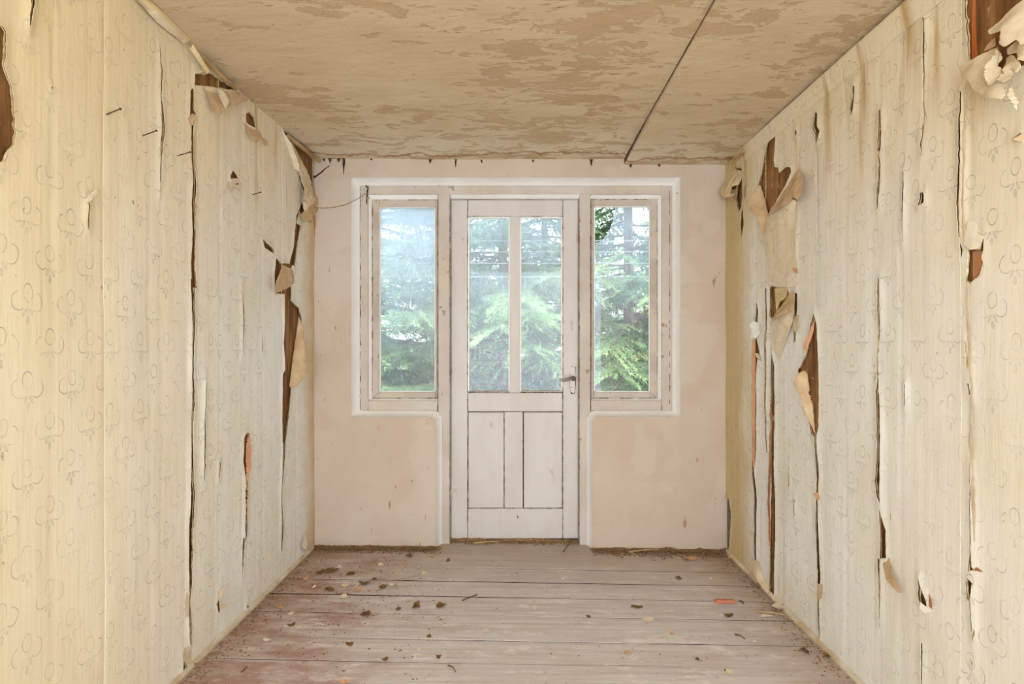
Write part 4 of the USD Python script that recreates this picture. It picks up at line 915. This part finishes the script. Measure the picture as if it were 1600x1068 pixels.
# loose crumbs that nobody could count
def crumbs(n, seed):
    r = np.random.default_rng(seed); V, Fc = [], []
    zone = r.random(n)
    for k in range(n):
        q = zone[k]
        if q < .22:   x = r.uniform(XL+.02, -.47); y = D0-.012-abs(r.normal(0, .035)); s = r.uniform(.002, .010)*r.uniform(.4,1)
        elif q < .46: x = r.uniform(.42, XR-.02); y = D0-.012-abs(r.normal(0, .040)); s = r.uniform(.002, .013)*r.uniform(.4,1)
        elif q < .54: x = r.uniform(-.40, .36); y = D0+.115-abs(r.normal(0, .028)); s = r.uniform(.003, .009)
        elif q < .66: y = r.uniform(1.3, D0-.02); x = XL+.025+abs(r.normal(0, .045)); s = r.uniform(.002, .009)*r.uniform(.35,1)
        elif q < .76: y = r.uniform(1.3, D0-.02); x = XR-.025-abs(r.normal(0, .05)); s = r.uniform(.002, .009)*r.uniform(.35,1)
        elif q < .89: x = np.clip(r.normal(-.80, .26), XL+.03, .3); y = np.clip(r.normal(2.45, .32), 1.5, D0-.02); s = r.uniform(.002, .0085)*r.uniform(.35,1)
        else:         x = r.uniform(XL+.03, XR-.03); y = r.uniform(1.5, D0-.02); s = r.uniform(.001, .0055)*r.uniform(.3,1)
        h = s*r.uniform(.15, .7) if q < .66 else s*r.uniform(.1, .5); a = r.uniform(0, 6.28); asp = r.uniform(.3, 1)
        pts = np.array([(-1,-.8,0),(1,-1,0),(.9,1,0),(-1,.9,0),(r.uniform(-.6,.2),r.uniform(-.5,.2),1),(r.uniform(0,.7),r.uniform(-.2,.6),.8)])*np.array([s,s*asp,h])*.7
        c, s_ = math.cos(a), math.sin(a); pile = .012*r.random() if q < .46 and D0-y < .05 else 0
        pts = np.c_[pts[:,0]*c-pts[:,1]*s_+x, pts[:,0]*s_+pts[:,1]*c+y, pts[:,2]+fz(x)+.002+pile]
        b = len(V)*1; V += pts.tolist()
        Fc += [(b+i,b+j,b+l) for i, j, l in ((0,1,4),(1,5,4),(1,2,5),(2,3,5),(3,4,5),(3,0,4))]
    return trimesh.Trimesh(V, Fc, process=False)
tag(obj('floor_crumbs', crumbs(9500, 5), 'crumbs', smooth=False), 'brown crumbs and flakes of dirt swept along the walls and over the boards', 'dirt', kind='stuff')

def ridge(x0, x1, y, seed, hmax, wmax):
    n = int((x1-x0)/.012); xs = np.linspace(x0, x1, n); m = 9; V = []
    for k, x in enumerate(xs):
        w = wmax*(.25+1.1*max(0, meshkit.fbm(np.array([[x*9, seed, 0.]]), 3)[0]-.2)); h = hmax*(.2+1.3*max(0, meshkit.fbm(np.array([[x*14, seed, 5.]]), 3)[0]-.25))
        for j in range(m):
            t = j/(m-1); V.append((x, y-w*t, fz(x)-.001+(h*(1-t)**1.4+.006*(meshkit.noise(np.array([[x*160, t*8, seed]]))[0]-.4)*(1-t**4))))
    Fc = [q for k in range(n-1) for j in range(m-1) for q in ((k*m+j, k*m+j+1, k*m+m+j), (k*m+j+1, k*m+m+j+1, k*m+m+j))]
    t = trimesh.Trimesh(V, Fc, process=False)
    if t.face_normals[:, 2].mean() < 0: t.invert()
    return t
simple('dirt', (164,130,92), (116,86,58), scale=60, rough=1, bs=.8, bd=.004, specks=[((206,180,140), 90, .60, .7, (1,1,1)), ((84,60,40), 70, .62, .6, (1,1,1))])
tag(obj('dirt_ridge', ridge(XL+.005, -.452, D0-.001, 1., .014, .055), 'dirt', smooth=False), 'brown ridge of dirt along the foot of the end wall left of the door', 'dirt', kind='stuff')
tag(obj('dirt_ridge', ridge(.408, XR-.005, D0-.001, 2., .020, .075), 'dirt', smooth=False), 'thick brown ridge of dirt along the foot of the end wall right of the door', 'dirt', kind='stuff')
tag(obj('dirt_ridge', ridge(-.41, .36, D0+.122, 3., .016, .05), 'dirt', smooth=False), 'brown dirt gathered on the threshold below the door', 'dirt', kind='stuff')

# ---------------------------------------------------------------- outside: ground, spruces, shrub, cables
ZG = -1.75
gm = bbox(-40, 40, D0+.45, 70, ZG-.2, ZG, .01)
tag(obj('ground', gm, 'soil_ground'), 'grassy ground outside below the windows', 'ground', kind='structure')
def spruce(seed, H, Lmax, name, label, loc, rz, zlo=.35, ztop=None, dense=9):
    r = np.random.default_rng(seed); t = thing(name, label, 'tree', loc, rz, None)
    obj('trunk', tube([(0,0,-.05),(.02,.01,H*.3),(.0,.03,H*.65),(0,0,H)], .085, 10, .012), 'bark', t, smooth=60)
    wood, tri = [], []
    z = zlo
    while z < min(H-.3, ztop or H):
        L0 = Lmax*(1-z/H)**.8
        for k in range(6 if z < dense+r.uniform(-.3,.5) else 4 if r.random() < .85 else 0):
            az = r.uniform(0, 2*math.pi); L = L0*r.uniform(.65, 1.1); h = z+r.uniform(-.12, .12)
            tt = np.linspace(0, 1, 7); e = np.array([math.cos(az), math.sin(az), 0]); side = np.array([-e[1], e[0], 0])
            dr = r.uniform(.30, .55); bz = L*(.10*tt-dr*tt**2+.22*tt**3); sway = r.uniform(-.12, .12)*L*tt**2
            ax = e[None]*(L*tt)[:, None]+side[None]*sway[:, None]+np.c_[0*tt, 0*tt, h+bz]
            wood.append(tube(ax, .016, 4, .003))
            n = int(L/.06)
            for q in range(n):
                f = .12+.88*(q+r.random())/n; p = np.array([np.interp(f, tt, ax[:, c]) for c in range(3)])
                dirs = np.array([np.interp(min(1, f+.05), tt, ax[:, c])-np.interp(max(0, f-.05), tt, ax[:, c]) for c in range(3)]); dirs /= np.linalg.norm(dirs)
                for s in (-1, 1):
                    l = (.44*(1-.6*f)*L0/Lmax+.15)*r.uniform(.6, 1.25); d = dirs*.55+side*s*.75+np.array([0,0,-r.uniform(.05,.55)]); d /= np.linalg.norm(d)
                    tri.append((p, d, l, np.clip(.05+.85*f**1.8+r.normal(0,.18), 0, 1)))  # tone per spray: light young tips, dark inside as painted shading
            tri.append((ax[-1], dirs, .14, .9))
        z += .21*r.uniform(.8, 1.2)
    P = np.array([a[0] for a in tri]); Dr = np.array([a[1] for a in tri]); Ln = np.array([a[2] for a in tri]); Ag = np.array([a[3] for a in tri])
    cnt = np.maximum(8, (Ln/.0075).astype(int)); idx = np.repeat(np.arange(len(P)), cnt); N = len(idx)
    f = r.random(N); base = P[idx]+Dr[idx]*(Ln[idx]*f)[:, None]; base[:, 2] -= .10*Ln[idx]*f**2
    rad = r.normal(size=(N, 3)); rad -= (rad*Dr[idx]).sum(1)[:, None]*Dr[idx]; rad /= np.linalg.norm(rad, axis=1)[:, None]
    nd = Dr[idx]*.75+rad*.62; wv = np.cross(nd, r.normal(size=(N, 3))); wv /= np.linalg.norm(wv, axis=1)[:, None]
    ln = r.uniform(.032, .056, N)[:, None]; w = .0062
    V = np.stack([base-wv*w, base+wv*w, base+nd*ln], 1).reshape(-1, 3)
    obj('branches', cat_(*wood), 'bark', t, smooth=60)
    fo = obj('foliage', trimesh.Trimesh(V, np.arange(3*N).reshape(-1, 3), process=False), 'needles', t, smooth=False)
    fo.SetCustomDataByKey('kind', 'stuff')
    ag = np.clip(Ag[idx]*(.55+.45*f)+r.normal(0, .05, N), 0, 1)
    UsdGeom.PrimvarsAPI(fo).CreatePrimvar('age', Sdf.ValueTypeNames.FloatArray, 'vertex').Set(np.repeat(ag, 3).astype(np.float32).tolist())
    return t
s1 = spruce(1, 8.6, 2.5, 'spruce_tree', 'dense green spruce straight behind the door', (-.22, 6.35, ZG), 0, ztop=5.0, dense=3.0)
s2 = spruce(2, 9.4, 2.3, 'tall_spruce', 'spruce with open drooping branches behind the right window', (1.42, 6.6, ZG), 75, ztop=5.6, dense=2.8)
dup(s1, (-2.0, 7.2, ZG), 130, 'hazy spruce behind the left window')
dup(s2, (.45, 8.9, ZG), 200, 'spruce farther back between door and right window')
dup(s1, (3.9, 13.5, ZG), 250, 'distant spruce at the right edge of the right window')
dup(s2, (-1.4, 12.0, ZG), 60, 'distant spruce between left window and door')
dup(s1, (-4.6, 13.0, ZG), 300, 'distant spruce at the left edge of the left window')
# a shrub turning colour at the right
r = np.random.default_rng(8); sh = thing('autumn_shrub', 'orange and yellow leaved shrub right of the right window', 'shrub', (3.05, 11.0, ZG))
st = [tube([(0,0,0),(r.uniform(-.3,.3),r.uniform(-.3,.3),1.2),(r.uniform(-.8,.8),r.uniform(-.8,.8),r.uniform(2,2.9))], .02, 5, .005) for _ in range(9)]
obj('stem', cat_(*st), 'bark', sh, smooth=60)
N = 5200; c = r.normal(size=(N,3)); c /= np.linalg.norm(c, axis=1)[:, None]; c = c*(r.uniform(.2,1,N)**.5)[:, None]*np.array([.9,.9,1.0])+[0,0,1.95]
a = r.normal(size=(N,3)); a /= np.linalg.norm(a, axis=1)[:, None]; b = np.cross(a, r.normal(size=(N,3))); b /= np.linalg.norm(b, axis=1)[:, None]
V = np.stack([c-a*.035, c+b*.02, c+a*.035, c-b*.02], 1).reshape(-1, 3); q = np.arange(N)*4
fo = obj('foliage', trimesh.Trimesh(V, np.vstack([np.c_[q,q+1,q+2], np.c_[q,q+2,q+3]]), process=False), 'autumn_leaves', sh, smooth=False); fo.SetCustomDataByKey('kind', 'stuff')
for i, (v, lab) in enumerate(((374,'uppermost pale overhead cable outside'), (391,'second overhead cable from the top outside'), (409,'third overhead cable from the top outside'), (430,'lowest overhead cable outside'))):
    yc = 3.5; pts = [(xx, yc, (CV-v)/F*yc+.012*(xx/2.5)**2-.01) for xx in np.linspace(-6, 6, 17)]
    tag(obj('overhead_cable', tube(pts, .0022, 5), 'concrete_cable'), lab, 'cable')
